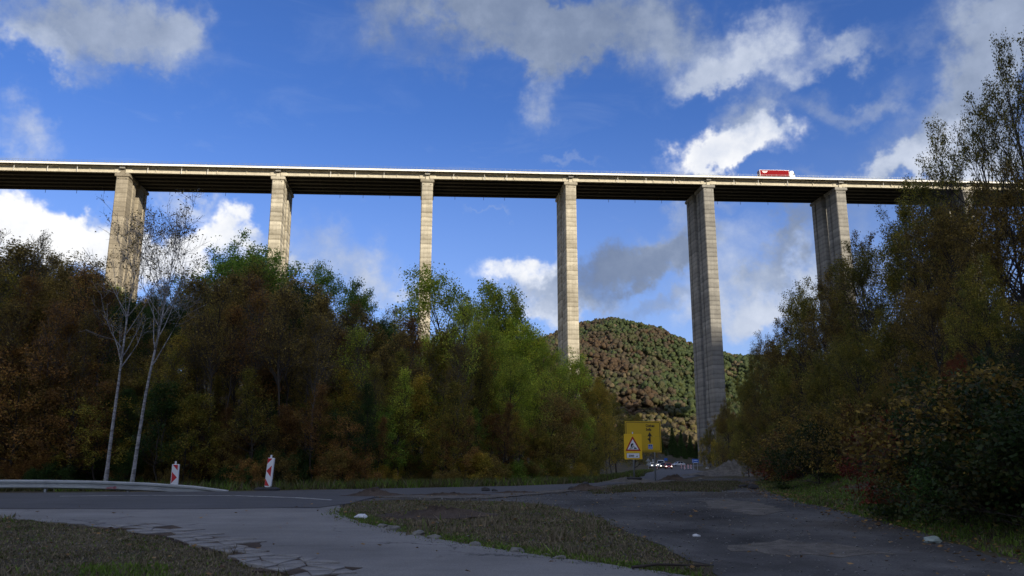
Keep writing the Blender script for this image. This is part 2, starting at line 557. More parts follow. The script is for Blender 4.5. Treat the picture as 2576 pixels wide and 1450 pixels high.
class MB:
    def __init__(self):
        self.v = []
        self.f = []

    def add(self, vs, fs):
        k = len(self.v)
        self.v += [tuple(p) for p in vs]
        self.f += [tuple(i + k for i in f) for f in fs]
        return self

    def box(self, x0, x1, y0, y1, z0, z1, M=None):
        vs = [(x, y, z) for z in (z0, z1) for y in (y0, y1) for x in (x0, x1)]
        if M is not None:
            vs = [M @ Vector(p) for p in vs]
        return self.add(vs, [(0, 2, 3, 1), (4, 5, 7, 6), (0, 1, 5, 4), (2, 6, 7, 3), (0, 4, 6, 2), (1, 3, 7, 5)])

    def bbox(self, x0, x1, y0, y1, z0, z1, b=0.02):
        """box with bevelled upright and top edges"""
        def ring(i, z):
            return [(x0 + i + b, y0 + i, z), (x1 - i - b, y0 + i, z), (x1 - i, y0 + i + b, z), (x1 - i, y1 - i - b, z),
                    (x1 - i - b, y1 - i, z), (x0 + i + b, y1 - i, z), (x0 + i, y1 - i - b, z), (x0 + i, y0 + i + b, z)]
        return self.loft([ring(b, z0), ring(0, z0 + b), ring(0, z1 - b), ring(b, z1)])

    def loft(self, rings, caps=True, closed=True):
        n = len(rings[0])
        vs = [p for r in rings for p in r]
        fs = []
        for i in range(len(rings) - 1):
            for j in range(n if closed else n - 1):
                k = (j + 1) % n
                fs.append((i * n + j, i * n + k, (i + 1) * n + k, (i + 1) * n + j))
        if caps:
            fs.append(tuple(range(n - 1, -1, -1)))
            fs.append(tuple(range((len(rings) - 1) * n, len(rings) * n)))
        return self.add(vs, fs)

    def prism(self, poly, y0, y1):
        """poly in x,z extruded along y"""
        return self.loft([[(x, y0, z) for x, z in poly], [(x, y1, z) for x, z in poly]])

    def tube(self, pts, r, n=6, r1=None):
        pts = [Vector(p) for p in pts]
        rings = []
        for i, p in enumerate(pts):
            t = (pts[min(i + 1, len(pts) - 1)] - pts[max(i - 1, 0)]).normalized()
            a = t.orthogonal().normalized() if abs(t.z) > 0.95 else t.cross(Vector((0, 0, 1))).normalized()
            c = t.cross(a)
            rr = r if r1 is None else r + (r1 - r) * i / (len(pts) - 1)
            rings.append([p + (a * math.cos(q) + c * math.sin(q)) * rr for q in (2 * math.pi * j / n for j in range(n))])
        return self.loft(rings)

    def build(self, name, mat, parent=None, smooth=False, loc=None, rot=None):
        me = bpy.data.meshes.new(name)
        me.from_pydata(self.v, [], self.f)
        me.update()
        bm = bmesh.new()
        bm.from_mesh(me)
        bmesh.ops.recalc_face_normals(bm, faces=bm.faces)
        bm.to_mesh(me)
        bm.free()
        if smooth:
            me.polygons.foreach_set('use_smooth', np.ones(len(me.polygons), dtype=bool))
        if mat is not None:
            me.materials.append(mat)
        o = bpy.data.objects.new(name, me)
        if loc is not None:
            o.location = loc
        if rot is not None:
            o.rotation_euler = rot
        return link(o, parent)


def dup(o, parent, loc=None, rot=None):
    c = o.copy()
    link(c, parent)
    if loc is not None:
        c.location = loc
    if rot is not None:
        c.rotation_euler = rot
    return c


def copy_tree(o, parent=None):
    c = o.copy()
    link(c)
    c.parent = parent
    for ch in list(o.children):
        copy_tree(ch, c)
    return c


def text_part(name, body, size, mat, parent, loc, rot=(0, 0, 0), xs=1.0, align='LEFT', depth=0.002, bold=0.0):
    cu = bpy.data.curves.new(name, 'FONT')
    cu.body = body
    cu.size = size
    cu.align_x = align
    cu.align_y = 'BOTTOM_BASELINE'
    cu.extrude = depth
    cu.offset = bold
    cu.resolution_u = 3
    t = bpy.data.objects.new(name + '_curve', cu)
    COL.objects.link(t)
    me = bpy.data.meshes.new_from_object(t)
    bpy.data.objects.remove(t)
    co = np.empty(len(me.vertices) * 3, dtype=np.float32)
    me.vertices.foreach_get('co', co)
    co = co.reshape(-1, 3)
    co[:, 0] *= xs
    me.vertices.foreach_set('co', co.ravel())
    me.materials.clear()
    me.materials.append(mat)
    o = bpy.data.objects.new(name, me)
    o.location = loc
    o.rotation_euler = rot
    return link(o, parent)


# ------------------------------------------------------------------ terrain
def sstep(a, b, x):
    t = np.clip((x - a) / (b - a), 0, 1)
    return t * t * (3 - 2 * t)


LE = np.array([(-400, 22), (-70, 28.4), (-18.3, 28.4), (-9.6, 30.6), (-4.9, 34.5), (0.25, 38.7), (4.8, 46), (7.4, 55.5), (11, 70),
               (17, 105), (25, 145), (36.6, 203), (50, 262), (70, 320), (110, 400), (170, 460), (300, 540)], float)
RR = np.array([(11.6, 57.5), (18, 78), (26, 103), (33, 140), (41.5, 184), (57, 258), (78, 314), (117, 392), (176, 451), (305, 530)], float)
RE = np.array([(6.6, -30), (6.6, 5), (7.2, 12), (7.6, 18), (8.2, 25), (11, 37), (17.5, 56), (25.5, 82), (31.5, 105), (47, 184), (63, 256),
               (84, 310), (122, 386), (180, 444), (310, 520)], float)
CREST_T = np.array([-2, -.6, -.2, .03, .08, .125, .18, .232, .285, .33, .45, .8, 2])
CREST_E = np.array([.10, .11, .145, .164, .178, .182, .172, .151, .143, .136, .13, .14, .14])


def side_dist(P, X, Y):
    """signed distance to polyline, positive on its left"""
    best = np.full(X.shape, 1e9)
    sgn = np.ones(X.shape)
    for (ax, ay), (bx, by) in zip(P[:-1], P[1:]):
        ex, ey = bx - ax, by - ay
        L2 = ex * ex + ey * ey
        t = np.clip(((X - ax) * ex + (Y - ay) * ey) / L2, 0, 1)
        qx, qy = X - ax - t * ex, Y - ay - t * ey
        d = np.hypot(qx, qy)
        cr = ex * (Y - ay) - ey * (X - ax)
        up = d < best
        best = np.where(up, d, best)
        sgn = np.where(up, np.sign(cr), sgn)
    return best * sgn


TX, TY = math.sin(SUN_AZ), math.cos(SUN_AZ)


def Hf(x, y):
    X = np.atleast_1d(np.asarray(x, float))
    Y = np.atleast_1d(np.asarray(y, float))
    base = 0.65 * sstep(3, 24, Y) + 0.010 * np.clip(Y - 185, 0, 240)
    dl = side_dist(LE, X, Y)
    dr = -side_dist(RE, X, Y)
    left = np.where(dl > 0, -0.35 * sstep(2.0, 5.0, dl) + 75 * (1 - np.exp(-0.25 * np.clip(dl - 7, 0, None) / 75)), 0)
    right = np.where(dr > 0, 0.3 * sstep(0.5, 2.5, dr) + 95 * (1 - np.exp(-0.52 * np.clip(dr - 2.0, 0, None) / 95)), 0)
    q = X * TX + Y * TY
    wv = X * TY - Y * TX
    ridge = 572 * np.clip((q - 45) / 1155, 0, 1) ** 1.35 - 0.35 * np.clip(q - 1200, 0, None)
    ridge = ridge + (14 * np.sin(wv / 61.0) + 8 * np.sin(wv / 23.0 + 1)) * np.clip((q - 500) / 600, 0, 1)
    ridge = np.clip(ridge, 0, None) * (1 - sstep(140, 480, wv)) * (1 - sstep(520, 1000, -wv))
    tt = X / np.maximum(Y, 60)
    ce = np.interp(tt, CREST_T, CREST_E)
    crest = ce * 880 - 12
    hill = crest * (0.75 * sstep(400, 900, Y) + 0.25 * np.clip((Y - 400) / 480, 0, 1)) - 0.10 * np.clip(Y - 900, 0, 700)
    hill = np.where(Y > 380, np.clip(hill, 0, None), 0)
    hill = hill + 5 * np.sin(X / 34 + Y / 51) * sstep(430, 560, Y)
    h = base + np.maximum(np.maximum(left, right), np.maximum(ridge, hill))
    return h


def H(x, y):
    return float(Hf(x, y)[0])


def gp(u, v, tmax=400.0):
    """ground point seen at sheet position (u, v)"""
    d = pix_dir(u, v)
    d = d / d.y
    ts = np.concatenate([np.linspace(4, 60, 800), np.linspace(60.2, tmax, 1200)])
    z = EYE + d.z * ts - Hf(d.x * ts, ts)
    k = np.argmax(z < 0)
    if z[k] >= 0:
        k = len(ts) - 1
    t = ts[k]
    if k > 0:
        t = ts[k - 1] + (ts[k] - ts[k - 1]) * z[k - 1] / (z[k - 1] - z[k] + 1e-9)
    return d.x * t, t


def at(u, v, Y):
    d = pix_dir(u, v)
    d = d / d.y
    return d.x * Y, Y, EYE + d.z * Y


def grid_axis(a, n, lim):
    t = np.linspace(-math.asinh(lim / a), math.asinh(lim / a), n)
    return a * np.sinh(t)


gx = grid_axis(26, 370, 3200) + 4
gy = grid_axis(26, 390, 3200) + 28
GX, GY = np.meshgrid(gx, gy)
GZ = Hf(GX, GY)
V = np.stack([GX, GY, GZ], -1).reshape(-1, 3)
nx, ny = len(gx), len(gy)
ii = (np.arange(ny - 1)[:, None] * nx + np.arange(nx - 1)[None, :]).ravel()
F = np.stack([ii, ii + 1, ii + nx + 1, ii + nx], -1)
me = np_mesh('ground', V, F, 4, True)
me.materials.append(M_SOIL)
ground = link(bpy.data.objects.new('ground', me))
tag(ground, kind='structure')


# ------------------------------------------------------------------ paved and bare sheets
def densify(poly, step, jitter=0.0, rng=RNG):
    out = []
    n = len(poly)
    for i in range(n):
        a = np.array(poly[i], float)
        b = np.array(poly[(i + 1) % n], float)
        L = np.hypot(*(b - a))
        k = max(1, int(L / step))
        nrm = np.array([-(b - a)[1], (b - a)[0]]) / max(L, 1e-6)
        for j in range(k):
            p = a + (b - a) * j / k
            out.append(p + nrm * rng.normal(0, jitter) if jitter else p)
    return np.array(out)


def inside(poly, X, Y):
    r = np.zeros(X.shape, bool)
    n = len(poly)
    j = n - 1
    for i in range(n):
        xi, yi = poly[i]
        xj, yj = poly[j]
        c = ((yi > Y) != (yj > Y)) & (X < (xj - xi) * (Y - yi) / (yj - yi + 1e-12) + xi)
        r ^= c
        j = i
    return r


def sheet(name, poly, dz, step, mat, jitter=0.06, bstep=0.5, parent=None, relief=0.0):
    b = densify(poly, bstep, jitter)
    x0, y0 = b.min(0)
    x1, y1 = b.max(0)
    X, Y = np.meshgrid(np.arange(x0, x1, step), np.arange(y0, y1, step))
    X = X.ravel() + RNG.uniform(-.2, .2, X.size) * step
    Y = Y.ravel() + RNG.uniform(-.2, .2, Y.size) * step
    k = inside(b, X, Y)
    pts = np.concatenate([b, np.stack([X[k], Y[k]], -1)])
    n = len(b)
    res = delaunay_2d_cdt([Vector(p) for p in pts], [(i, (i + 1) % n) for i in range(n)], [], 1, 1e-5)
    co = np.array([tuple(p) for p in res[0]])
    z = Hf(co[:, 0], co[:, 1]) + dz
    if relief:
        z = z + relief * (np.sin(co[:, 0] * 1.3) * np.sin(co[:, 1] * 0.9 + co[:, 0] * .4))
    me = bpy.data.meshes.new(name)
    tops = [(a[0], a[1], c) for a, c in zip(co, z)]
    fs = [tuple(f) for f in res[2]]
    f0 = fs[0]
    va, vb, vc = (Vector(tops[i]) for i in f0[:3])
    if (vb - va).cross(vc - va).z < 0:
        fs = [f[::-1] for f in fs]
    zb = Hf(b[:, 0], b[:, 1])
    k0 = len(tops)
    tops += [(p[0], p[1], h + dz) for p, h in zip(b, zb)] + [(p[0], p[1], h - .05) for p, h in zip(b, zb)]
    fs += [(k0 + i, k0 + (i + 1) % n, k0 + n + (i + 1) % n, k0 + n + i) for i in range(n)]
    me.from_pydata(tops, [], fs)
    me.materials.append(mat)
    me.update()
    me.polygons.foreach_set('use_smooth', np.ones(len(me.polygons), dtype=bool))
    o = link(bpy.data.objects.new(name, me), parent)
    if parent is None:
        tag(o, kind='structure')
    return o


ISLAND_S = [(858, 1284), (850, 1295), (885, 1309), (960, 1330), (1100, 1360), (1300, 1392), (1500, 1420), (1640, 1440), (1760, 1458)]
LGRASS = [(-420, 1285), (-120, 1296), (0, 1305), (150, 1318), (300, 1333), (430, 1353), (540, 1379), (640, 1420), (740, 1452), (860, 1500)]
lot_px = [(872, 1266), (1000, 1247), (1225, 1251), (1470, 1231), (1600, 1217), (1700, 1211), (1800, 1204), (1900, 1206), (1940, 1240), (2030, 1268), (2180, 1303),
          (2330, 1345), (2480, 1387), (2640, 1428), (2760, 1480), (2760, 1600), (1960, 1600), (1880, 1480), (1760, 1425), (1640, 1365), (1560, 1330), (1490, 1298), (1400, 1276), (1290, 1263),
          (1000, 1259)]
sheet('dirt_lot', [gp(*p) for p in lot_px], 0.012, 0.6, M_DIRT, 0.08, 0.4)
side_px = [(0, 1277), (300, 1279), (600, 1279), (860, 1272)] + ISLAND_S + [(1860, 1490), (2000, 1600), (1040, 1600)] + LGRASS[::-1]
SIDE = [(-70, 19.0)] + [gp(*p) for p in side_px] + [(-70, 16.2)]
SIDE = [p for i, p in enumerate(SIDE) if not (i > 0 and abs(p[0] - SIDE[i - 1][0]) + abs(p[1] - SIDE[i - 1][1]) < 1e-3)]
side_road = sheet('side_road', SIDE, 0.022, 0.6, M_OLDASPH, 0.05, 0.3)
near_px = [(1693, 1207), (1560, 1218), (1470, 1229), (1225, 1249), (1090, 1250), (981, 1246), (930, 1257), (880, 1270), (800, 1281), (400, 1284), (0, 1283)]
MAIN = [tuple(p) for p in LE[1:]] + [tuple(p) for p in RR[::-1]] + [gp(*p) for p in near_px] + [(-70, 19.6)]
main_road = sheet('main_road', MAIN, 0.036, 1.2, M_NEWASPH, 0.03, 0.8)
# thin worn white line along the junction
lp = [gp(*p) for p in [(150, 1252), (330, 1250), (480, 1250), (600, 1251), (740, 1256), (830, 1262)]]
lpn = [(x + 0.01, y + 0.13) for x, y in lp]
sheet('road_line', lp + lpn[::-1], 0.043, 3.0, M_PAINT, 0.012, 0.5)
# pale gravel margin where the far lane meets the lot
gm = [(940, 1247), (1090, 1251), (1225, 1250), (1470, 1230), (1600, 1216), (1700, 1208), (1700, 1212), (1600, 1221), (1470, 1236), (1225, 1257), (1090, 1258), (950, 1253)]
sheet('gravel_margin', [gp(*p) for p in gm], 0.048, 0.25, M_GRAVEL, 0.12, 0.25)
# two pale worn patches in the lot
for pp in ([(1830, 1375), (1960, 1362), (2120, 1372), (2230, 1392), (2100, 1400), (1930, 1398), (1850, 1390)],
           [(1760, 1262), (1830, 1258), (1920, 1270), (1980, 1290), (1900, 1300), (1800, 1282)]):
    sheet('worn_patch', [gp(*p) for p in pp], 0.020, 0.3, M_GRAVEL, 0.10, 0.25)

# broken asphalt slabs along the left edge of the side road, on a bed of dark soil
epx = [(250, 1328), (330, 1337), (430, 1353), (540, 1379), (640, 1420), (740, 1452), (800, 1474)]
edge = densify([gp(*p) for p in epx], 0.36)
edge = edge[:int(np.argmin(np.hypot(*(edge - np.array(gp(800, 1474))).T)))]
rs0 = np.random.default_rng(44)
tan_ = np.gradient(edge, axis=0)
tan_ = tan_ / np.linalg.norm(tan_, axis=1, keepdims=True)
nor = np.stack([-tan_[:, 1], tan_[:, 0]], -1)
sheet('crack_bed', [tuple(p) for p in edge - nor * .12] + [tuple(p) for p in (edge + nor * (.62 + .25 * np.sin(np.arange(len(edge)) * .9))[:, None])[::-1]], 0.028, 0.4, M_HEAP, 0.07, 0.2)
offs = np.array([-.10, .16, .44, .78])
nrow = len(offs) - 1
grid = edge[:, None] + nor[:, None] * offs[None, :, None] + tan_[:, None] * rs0.normal(0, .09, (len(edge), nrow + 1, 1)) + nor[:, None] * rs0.normal(0, .055, (len(edge), nrow + 1, 1))
for i in range(len(edge) - 1):
    for j in range(nrow):
        if (j == nrow - 1 and rs0.random() < .25) or (j == 0 and rs0.random() < .2):
            continue
        q = np.array([grid[i, j], grid[i + 1, j], grid[i + 1, j + 1], grid[i, j + 1]])
        pieces = [q]
        if rs0.random() < .4:
            pieces = [q[[0, 1, 2]], q[[0, 2, 3]]] if rs0.random() < .5 else [q[[0, 1, 3]], q[[1, 2, 3]]]
        for pc in pieces:
            c = pc.mean(0)
            dcen = np.linalg.norm(pc - c, axis=1, keepdims=True)
            top = c + (pc - c) * (1 - .022 / dcen)
            bot = c + (pc - c) * (1 - .012 / dcen)
            zt_ = .010 + rs0.uniform(-.004, .004)
            mb = MB()
            mb.loft([[(x - c[0], y - c[1], -.06) for x, y in bot], [(x - c[0], y - c[1], zt_ - .006) for x, y in bot], [(x - c[0], y - c[1], zt_) for x, y in top]])
            mb.build('asphalt_slab', M_SLAB, side_road, loc=(c[0], c[1], H(*c) + .030))

# ------------------------------------------------------------------ the viaduct
TH = math.radians(6.36)
G = 0.01995
ORG = Vector((-34.87, 311.75, 0))
ZC = 115.48 + EYE                      # top of the pier cap at the third pier
SPAN = 60.0
via = empty('viaduct', ORG, TH, 'tall concrete motorway viaduct on twin-column piers crossing the whole valley', 'viaduct')
EX, EY_ = Vector((math.cos(TH), math.sin(TH), 0)), Vector((-math.sin(TH), math.cos(TH), 0))


def vg(x):
    return ZC + G * x


def column_ring(x0, x1, y0, y1, inset=0.0):
    """plan of one column: two thick flanges joined by a recessed web, chamfered outer corners"""
    i = inset
    c = 0.28
    w = 0.80                              # depth of the side recess
    ya = y0 + (y1 - y0) * 0.56
    yb = y0 + (y1 - y0) * 0.70
    p = [(x0 + c, y0), (x1 - c, y0), (x1, y0 + c), (x1, ya), (x1 - w, ya + .25), (x1 - w, yb - .25), (x1, yb), (x1, y1 - c), (x1 - c, y1),
         (x0 + c, y1), (x0, y1 - c), (x0, yb), (x0 + w, yb - .25), (x0 + w, ya + .25), (x0, ya), (x0, y0 + c)]
    mx, my = (x0 + x1) / 2, (y0 + y1) / 2
    return [(x + (i if x < mx else -i), y + (i if y < my else -i)) for x, y in p]


LIFT = 1.9
PIERM = {0: C_BROWN, 1: C_BROWN, 2: C_CREAM, 3: C_CREAM, 4: C_CREAM, 5: C_GREY, 6: C_GREY, 7: C_GREY}
cap_proto = None
for k in range(0, 8):
    x = (k - 3) * SPAN
    zt = vg(x)
    wp = ORG + EX * x
    gz = min(H(*(wp + EY_ * u).xy) for u in (0, 12, 23)) - 1.5
    pm = PIERM[k]
    pier = bpy.data.objects.new('pier', None)
    pier.empty_display_size = 1
    link(pier, via)
    pier.location = (x, 0, 0)
    pier['label'] = {0: 'twin-column pier cut by the left edge of the photo', 1: 'brownish pier behind the white-stemmed trees', 2: 'pier rising behind the oak crown',
                     3: 'pier seen head-on left of centre', 4: 'pale sunlit pier right of centre', 5: 'grey pier standing in front of the hill',
                     6: 'grey pier beside the dark trees on the right', 7: 'pier hidden in the trees at the right'}[k]
    for (y0, y1) in ((0.45, 9.9), (13.6, 23.0)):
        rings = []
        z = zt - 1.35
        top = z
        rr = random.Random(k * 7 + int(y0))
        while z > gz:
            tap = (top - z) * 0.0022
            zb = max(z - LIFT, gz - 0.5)
            j = rr.uniform(-0.02, 0.02)
            a = column_ring(-2.3 - tap + j, 2.3 + tap + j, y0 - tap, y1 + tap)
            g = column_ring(-2.3 - tap, 2.3 + tap, y0 - tap, y1 + tap, 0.035)
            rings.append([(px, py, z - 0.03) for px, py in a])
            rings.append([(px, py, zb + 0.09) for px, py in a])
            rings.append([(px, py, zb + 0.05) for px, py in g])
            rings.append([(px, py, zb) for px, py in g])
            z = zb
            if zb <= gz - 0.4:
                break
        mb = MB()
        mb.loft(rings[::-1])
        col = mb.build('column', pm, pier)
        # cap with a sloping underside
        mb = MB()
        cy0, cy1 = y0 - 0.45, y1 + 0.4
        r0 = [(-2.35, y0 + .1), (2.35, y0 + .1), (2.35, y1 - .1), (-2.35, y1 - .1)]
        r1 = [(-2.8, cy0), (2.8, cy0), (2.8, cy1), (-2.8, cy1)]
        r2 = [(-2.72, cy0 + .08), (2.72, cy0 + .08), (2.72, cy1 - .08), (-2.72, cy1 - .08)]
        mb.loft([[(a, b, zt - 1.5) for a, b in r0], [(a, b, zt - 1.12) for a, b in r1], [(a, b, zt - 0.08) for a, b in r1], [(a, b, zt) for a, b in r2]])
        mb.build('cap', pm, pier)
    # two dark drain holes in the front column
    for sx in (-1.5, 1.5):
        mb = MB()
        mb.tube([(sx, 0.30, zt - 2.15), (sx, 0.60, zt - 2.15)], 0.16, 8)
        mb.build('drain_hole', plain('hole_black', (.01, .01, .01), .9), pier)
    # cross beam between the girder ends, with a hood on its front
    mb = MB()
    mb.box(-0.75, 0.75, 0.25, 23.0, zt + 0.02, zt + 2.55)
    mb.build('cross_beam', C_GIRD if k != 1 else C_BROWN, pier)
    mb = MB()
    mb.prism([(-1.0, zt + 1.75), (1.0, zt + 1.75), (1.05, zt + 2.75), (-1.05, zt + 2.75)], -0.75, 0.9)
    mb.build('hood', C_GREY, pier)
    for sx in (-1.75, 1.75):
        for gi in (0, 1, 2, 3, 4, 5):
            yy = 0.95 + gi * 4.3
            mb = MB()
            mb.box(sx - .45, sx + .45, yy - .45, yy + .45, zt - 0.02, zt + 0.34 + G * sx)
            mb.build('bearing', C_GREY, pier)

GB = 0.35                                  # girder soffit above the cap
GD = 2.62                                  # girder depth


def girder(front):
    L = SPAN / 2 - 0.95
    mb = MB()
    y = 0.0
    prof = [(-.55, 0), (.55, 0), (.55, .34), (.17, .55), (.17, GD - .40), (.65, GD - .20), (.65, GD), (-.65, GD), (-.65, GD - .20), (-.17, GD - .40), (-.17, .55), (-.55, .34)]
    blk = [(-.55, 0), (.55, 0), (.55, .34), (.45, .40), (.45, GD - .25), (.65, GD - .20), (.65, GD), (-.65, GD), (-.65, GD - .20), (-.45, GD - .25), (-.45, .40), (-.55, .34)]
    xs = [(-L, blk), (-L + 2.2, blk), (-L + 2.6, prof), (L - 2.6, prof), (L - 2.2, blk), (L, blk)]
    mb.loft([[(x, a, b + G * x) for a, b in pr] for x, pr in xs])
    return mb


def rib(x):
    mb = MB()
    mb.add([(x + dx, yy, z + G * x) for dx in (-.16, .16) for yy, z in ((-.16, .56), (-.50, .42), (-.50, GD - .25), (-.16, GD - .43))],
           [(0, 1, 2, 3), (4, 7, 6, 5), (0, 4, 5, 1), (1, 5, 6, 2), (2, 6, 7, 3), (3, 7, 4, 0)])
    return mb


def set_mat_(o, m):
    o.material_slots[0].link = 'OBJECT'
    o.material_slots[0].material = m


gd = girder(True).build('girder', C_GIRD, via)
rb = {x: rib(x).build('rib', C_GIRD, gd) for x in (-17.5, -6.0, 6.0, 17.5)}
first = True
post_me = bpost_me = None
spans = [(-0.5 + i) for i in range(0, 9)]
for si, s in enumerate(range(-1, 8)):
    cx = (s - 3 + 0.5) * SPAN
    z = vg(cx) + GB
    for gi in range(6):
        if first:
            o = gd
            first = False
        else:
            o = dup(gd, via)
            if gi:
                set_mat_(o, C_UNDER_SHADE)  # inner girders: darker copy, underdeck shade held in the colour
        o.location = (cx, 0.95 + gi * 4.3, z)
        if gi == 0 and o is not gd:
            for r in rb.values():
                dup(r, o)
    # diaphragms under the slab
    for dx in (-14.5, 0, 14.5):
        mb = MB()
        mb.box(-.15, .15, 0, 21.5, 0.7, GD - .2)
        mb.build('diaphragm', C_UNDER_SHADE, via, loc=(cx + dx, 0.95, z + G * dx))
    zs = z + GD + 0.004
    # deck slab
    mb = MB()
    e = SPAN / 2 - 0.03
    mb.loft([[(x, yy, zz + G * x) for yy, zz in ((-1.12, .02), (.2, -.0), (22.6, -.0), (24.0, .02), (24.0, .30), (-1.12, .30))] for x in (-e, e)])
    mb.build('deck_slab', C_UNDER_SHADE, via, loc=(cx, 0, zs))
    # white edge beams, front and back
    e = SPAN / 2 - 0.06
    mb = MB()
    mb.loft([[(x, yy, zz + G * x) for yy, zz in ((-1.78, -.22), (-1.22, -.22), (-1.12, .0), (-1.12, .50), (-1.73, .50), (-1.78, .44))] for x in (-e, e)])
    mb.build('edge_beam', C_WHITE, via, loc=(cx, 0, zs))
    mb = MB()
    mb.loft([[(x, yy, zz + G * x) for yy, zz in ((24.7, -.30), (24.1, -.30), (24.0, .0), (24.0, .62), (24.65, .62), (24.7, .55))] for x in (-e, e)])
    mb.build('edge_beam', C_WHITE, via, loc=(cx, 0, zs))
    # carriageway
    mb = MB()
    mb.loft([[(x, yy, zz + G * x) for yy, zz in ((-1.1, .305), (23.95, .305), (23.95, .40), (-1.1, .40))] for x in (-e, e)])
    mb.build('carriageway', M_FARASPH, via, loc=(cx, 0, zs))
    # railing on the edge beam, crash barrier behind it
    def bar(prof):
        return MB().loft([[(x, yy, zz + G * x) for yy, zz in prof] for x in (-e, e)])
    sq = lambda y, z, r: [(y - r, z - r), (y + r, z - r), (y + r, z + r), (y - r, z + r)]
    rail = bar(sq(-1.52, 1.60, .022)).build('railing', STEELD, via, loc=(cx, 0, zs))
    for hz in (.88, 1.24):
        bar(sq(-1.52, hz, .014)).build('rail', STEELD, rail)
    n = 28
    for i in range(n + 1):
        x = -e + 0.2 + (2 * e - 0.4) * i / n
        if post_me is None:
            po = MB().box(-.03, .03, -1.55, -1.49, .495, 1.62).build('railing_post', STEELD, rail)
            post_me = po.data
        else:
            po = link(bpy.data.objects.new('railing_post', post_me), rail)
        po.location = (x, 0, G * x)
    barr = bar([(-.30, .92), (-.38, .96), (-.30, 1.06), (-.38, 1.16), (-.30, 1.22), (-.27, 1.22), (-.27, .92)]).build('crash_barrier', STEELD, via, loc=(cx, 0, zs))
    for i in range(15):
        x = -e + 0.2 + (2 * e - 0.4) * i / 14
        if bpost_me is None:
            po = MB().box(-.05, .05, -.26, -.16, .40, 1.15).build('barrier_post', STEELD, barr)
            bpost_me = po.data
        else:
            po = link(bpy.data.objects.new('barrier_post', bpost_me), barr)
        po.location = (x, 0, G * x)
    # downpipes hung on the front and rear faces
    for dx in ([-19, -7.5, 4] if s % 2 else [-9, 2, 13.5, 18.5][:4 if s == 3 else 3]):
        jit = random.uniform(-1.5, 1.5)
        mb = MB()
        mb.tube([(0, -.45, GD - .02), (0, -.45, -0.35)], .10, 6)
        mb.build('downpipe', PIPE, via, loc=(cx + dx + jit, 0, z + G * dx))
        mb = MB()
        mb.tube([(0, 23.4, GD - .02), (0, 23.4, -1.1)], .09, 6)
        mb.build('downpipe', STEELD, via, loc=(cx + dx + jit + 1.5, 0, z + G * dx))
DECK_Z = GB + GD + 0.004 + 0.40


# ------------------------------------------------------------------ trees
def unit(v):
    return v / np.maximum(np.linalg.norm(v, axis=-1, keepdims=True), 1e-9)


def grow_set(rng, start, d, L, k, up, wob):
    N = len(start)
    pts = np.empty((N, k, 3))
    pts[:, 0] = start
    d = unit(d)
    step = (L / (k - 1))[:, None]
    for i in range(1, k):
        d = unit(d + np.array([0, 0, up]) + rng.normal(0, wob, (N, 3)))
        pts[:, i] = pts[:, i - 1] + d * step
    return pts


def child_set(rng, pts, rad, n, lo, hi, ang, lenf, parL, power=1.0):
    N, k, _ = pts.shape
    idx = np.repeat(np.arange(N), n)
    f = lo + (hi - lo) * rng.random(N * n) ** power
    s = f * (k - 1)
    i0 = np.minimum(s.astype(int), k - 2)
    fr = (s - i0)[:, None]
    p = pts[idx, i0] * (1 - fr) + pts[idx, i0 + 1] * fr
    t = unit(pts[idx, i0 + 1] - pts[idx, i0])
    rv = rng.normal(0, 1, (N * n, 3))
    perp = unit(rv - (rv * t).sum(-1, keepdims=True) * t)
    a = np.radians(ang * rng.uniform(.7, 1.3, N * n))[:, None]
    d = t * np.cos(a) + perp * np.sin(a)
    L = parL[idx] * lenf * (1.15 - 0.75 * f) * rng.uniform(.7, 1.3, N * n)
    r = rad[idx, i0] * (1 - fr[:, 0]) + rad[idx, i0 + 1] * fr[:, 0]
    return p, d, L, r


def tubes_mesh(groups):
    vs, fs = [], []
    base = 0
    for pts, rad, ns in groups:
        N, k, _ = pts.shape
        if N == 0:
            continue
        t = np.empty_like(pts)
        t[:, 1:-1] = pts[:, 2:] - pts[:, :-2]
        t[:, 0] = pts[:, 1] - pts[:, 0]
        t[:, -1] = pts[:, -1] - pts[:, -2]
        t = unit(t)
        ref = np.where(np.abs(t[..., 2:3]) > 0.9, np.array([1.0, 0, 0]), np.array([0, 0, 1.0]))
        a = unit(np.cross(t, ref))
        b = np.cross(t, a)
        q = 2 * np.pi * np.arange(ns) / ns
        ring = pts[:, :, None] + rad[:, :, None, None] * (a[:, :, None] * np.cos(q)[None, None, :, None] + b[:, :, None] * np.sin(q)[None, None, :, None])
        vs.append(ring.reshape(-1, 3))
        n0 = np.arange(N)[:, None, None] * k * ns
        i0 = np.arange(k - 1)[None, :, None] * ns
        j0 = np.arange(ns)[None, None, :]
        j1 = (j0 + 1) % ns
        f = np.stack(np.broadcast_arrays(n0 + i0 + j0, n0 + i0 + j1, n0 + i0 + ns + j1, n0 + i0 + ns + j0), -1).reshape(-1, 4) + base
        fs.append(f)
        base += N * k * ns
    return np.concatenate(vs), np.concatenate(fs)


def leaves_mesh(name, rng, c, size, aspect=0.6, droop=0.3):
    n = len(c)
    a = unit(rng.normal(0, 1, (n, 3)) + np.array([0, 0, -droop]))
    rv = rng.normal(0, 1, (n, 3))
    b = unit(np.cross(a, rv))
    nn = np.cross(a, b)
    s = size * rng.uniform(.6, 1.35, n)[:, None]
    w = s * aspect * 0.5
    tip = c + a * s
    l = c + a * s * .45 + b * w + nn * s * .08
    r = c + a * s * .45 - b * w + nn * s * .08
    v = np.stack([c, l, tip, r], 1).reshape(-1, 3)
    f = np.arange(n * 4).reshape(-1, 4)
    rnd = np.repeat(rng.random(n), 4)
    return np_mesh(name, v, f, 4, False, rnd)


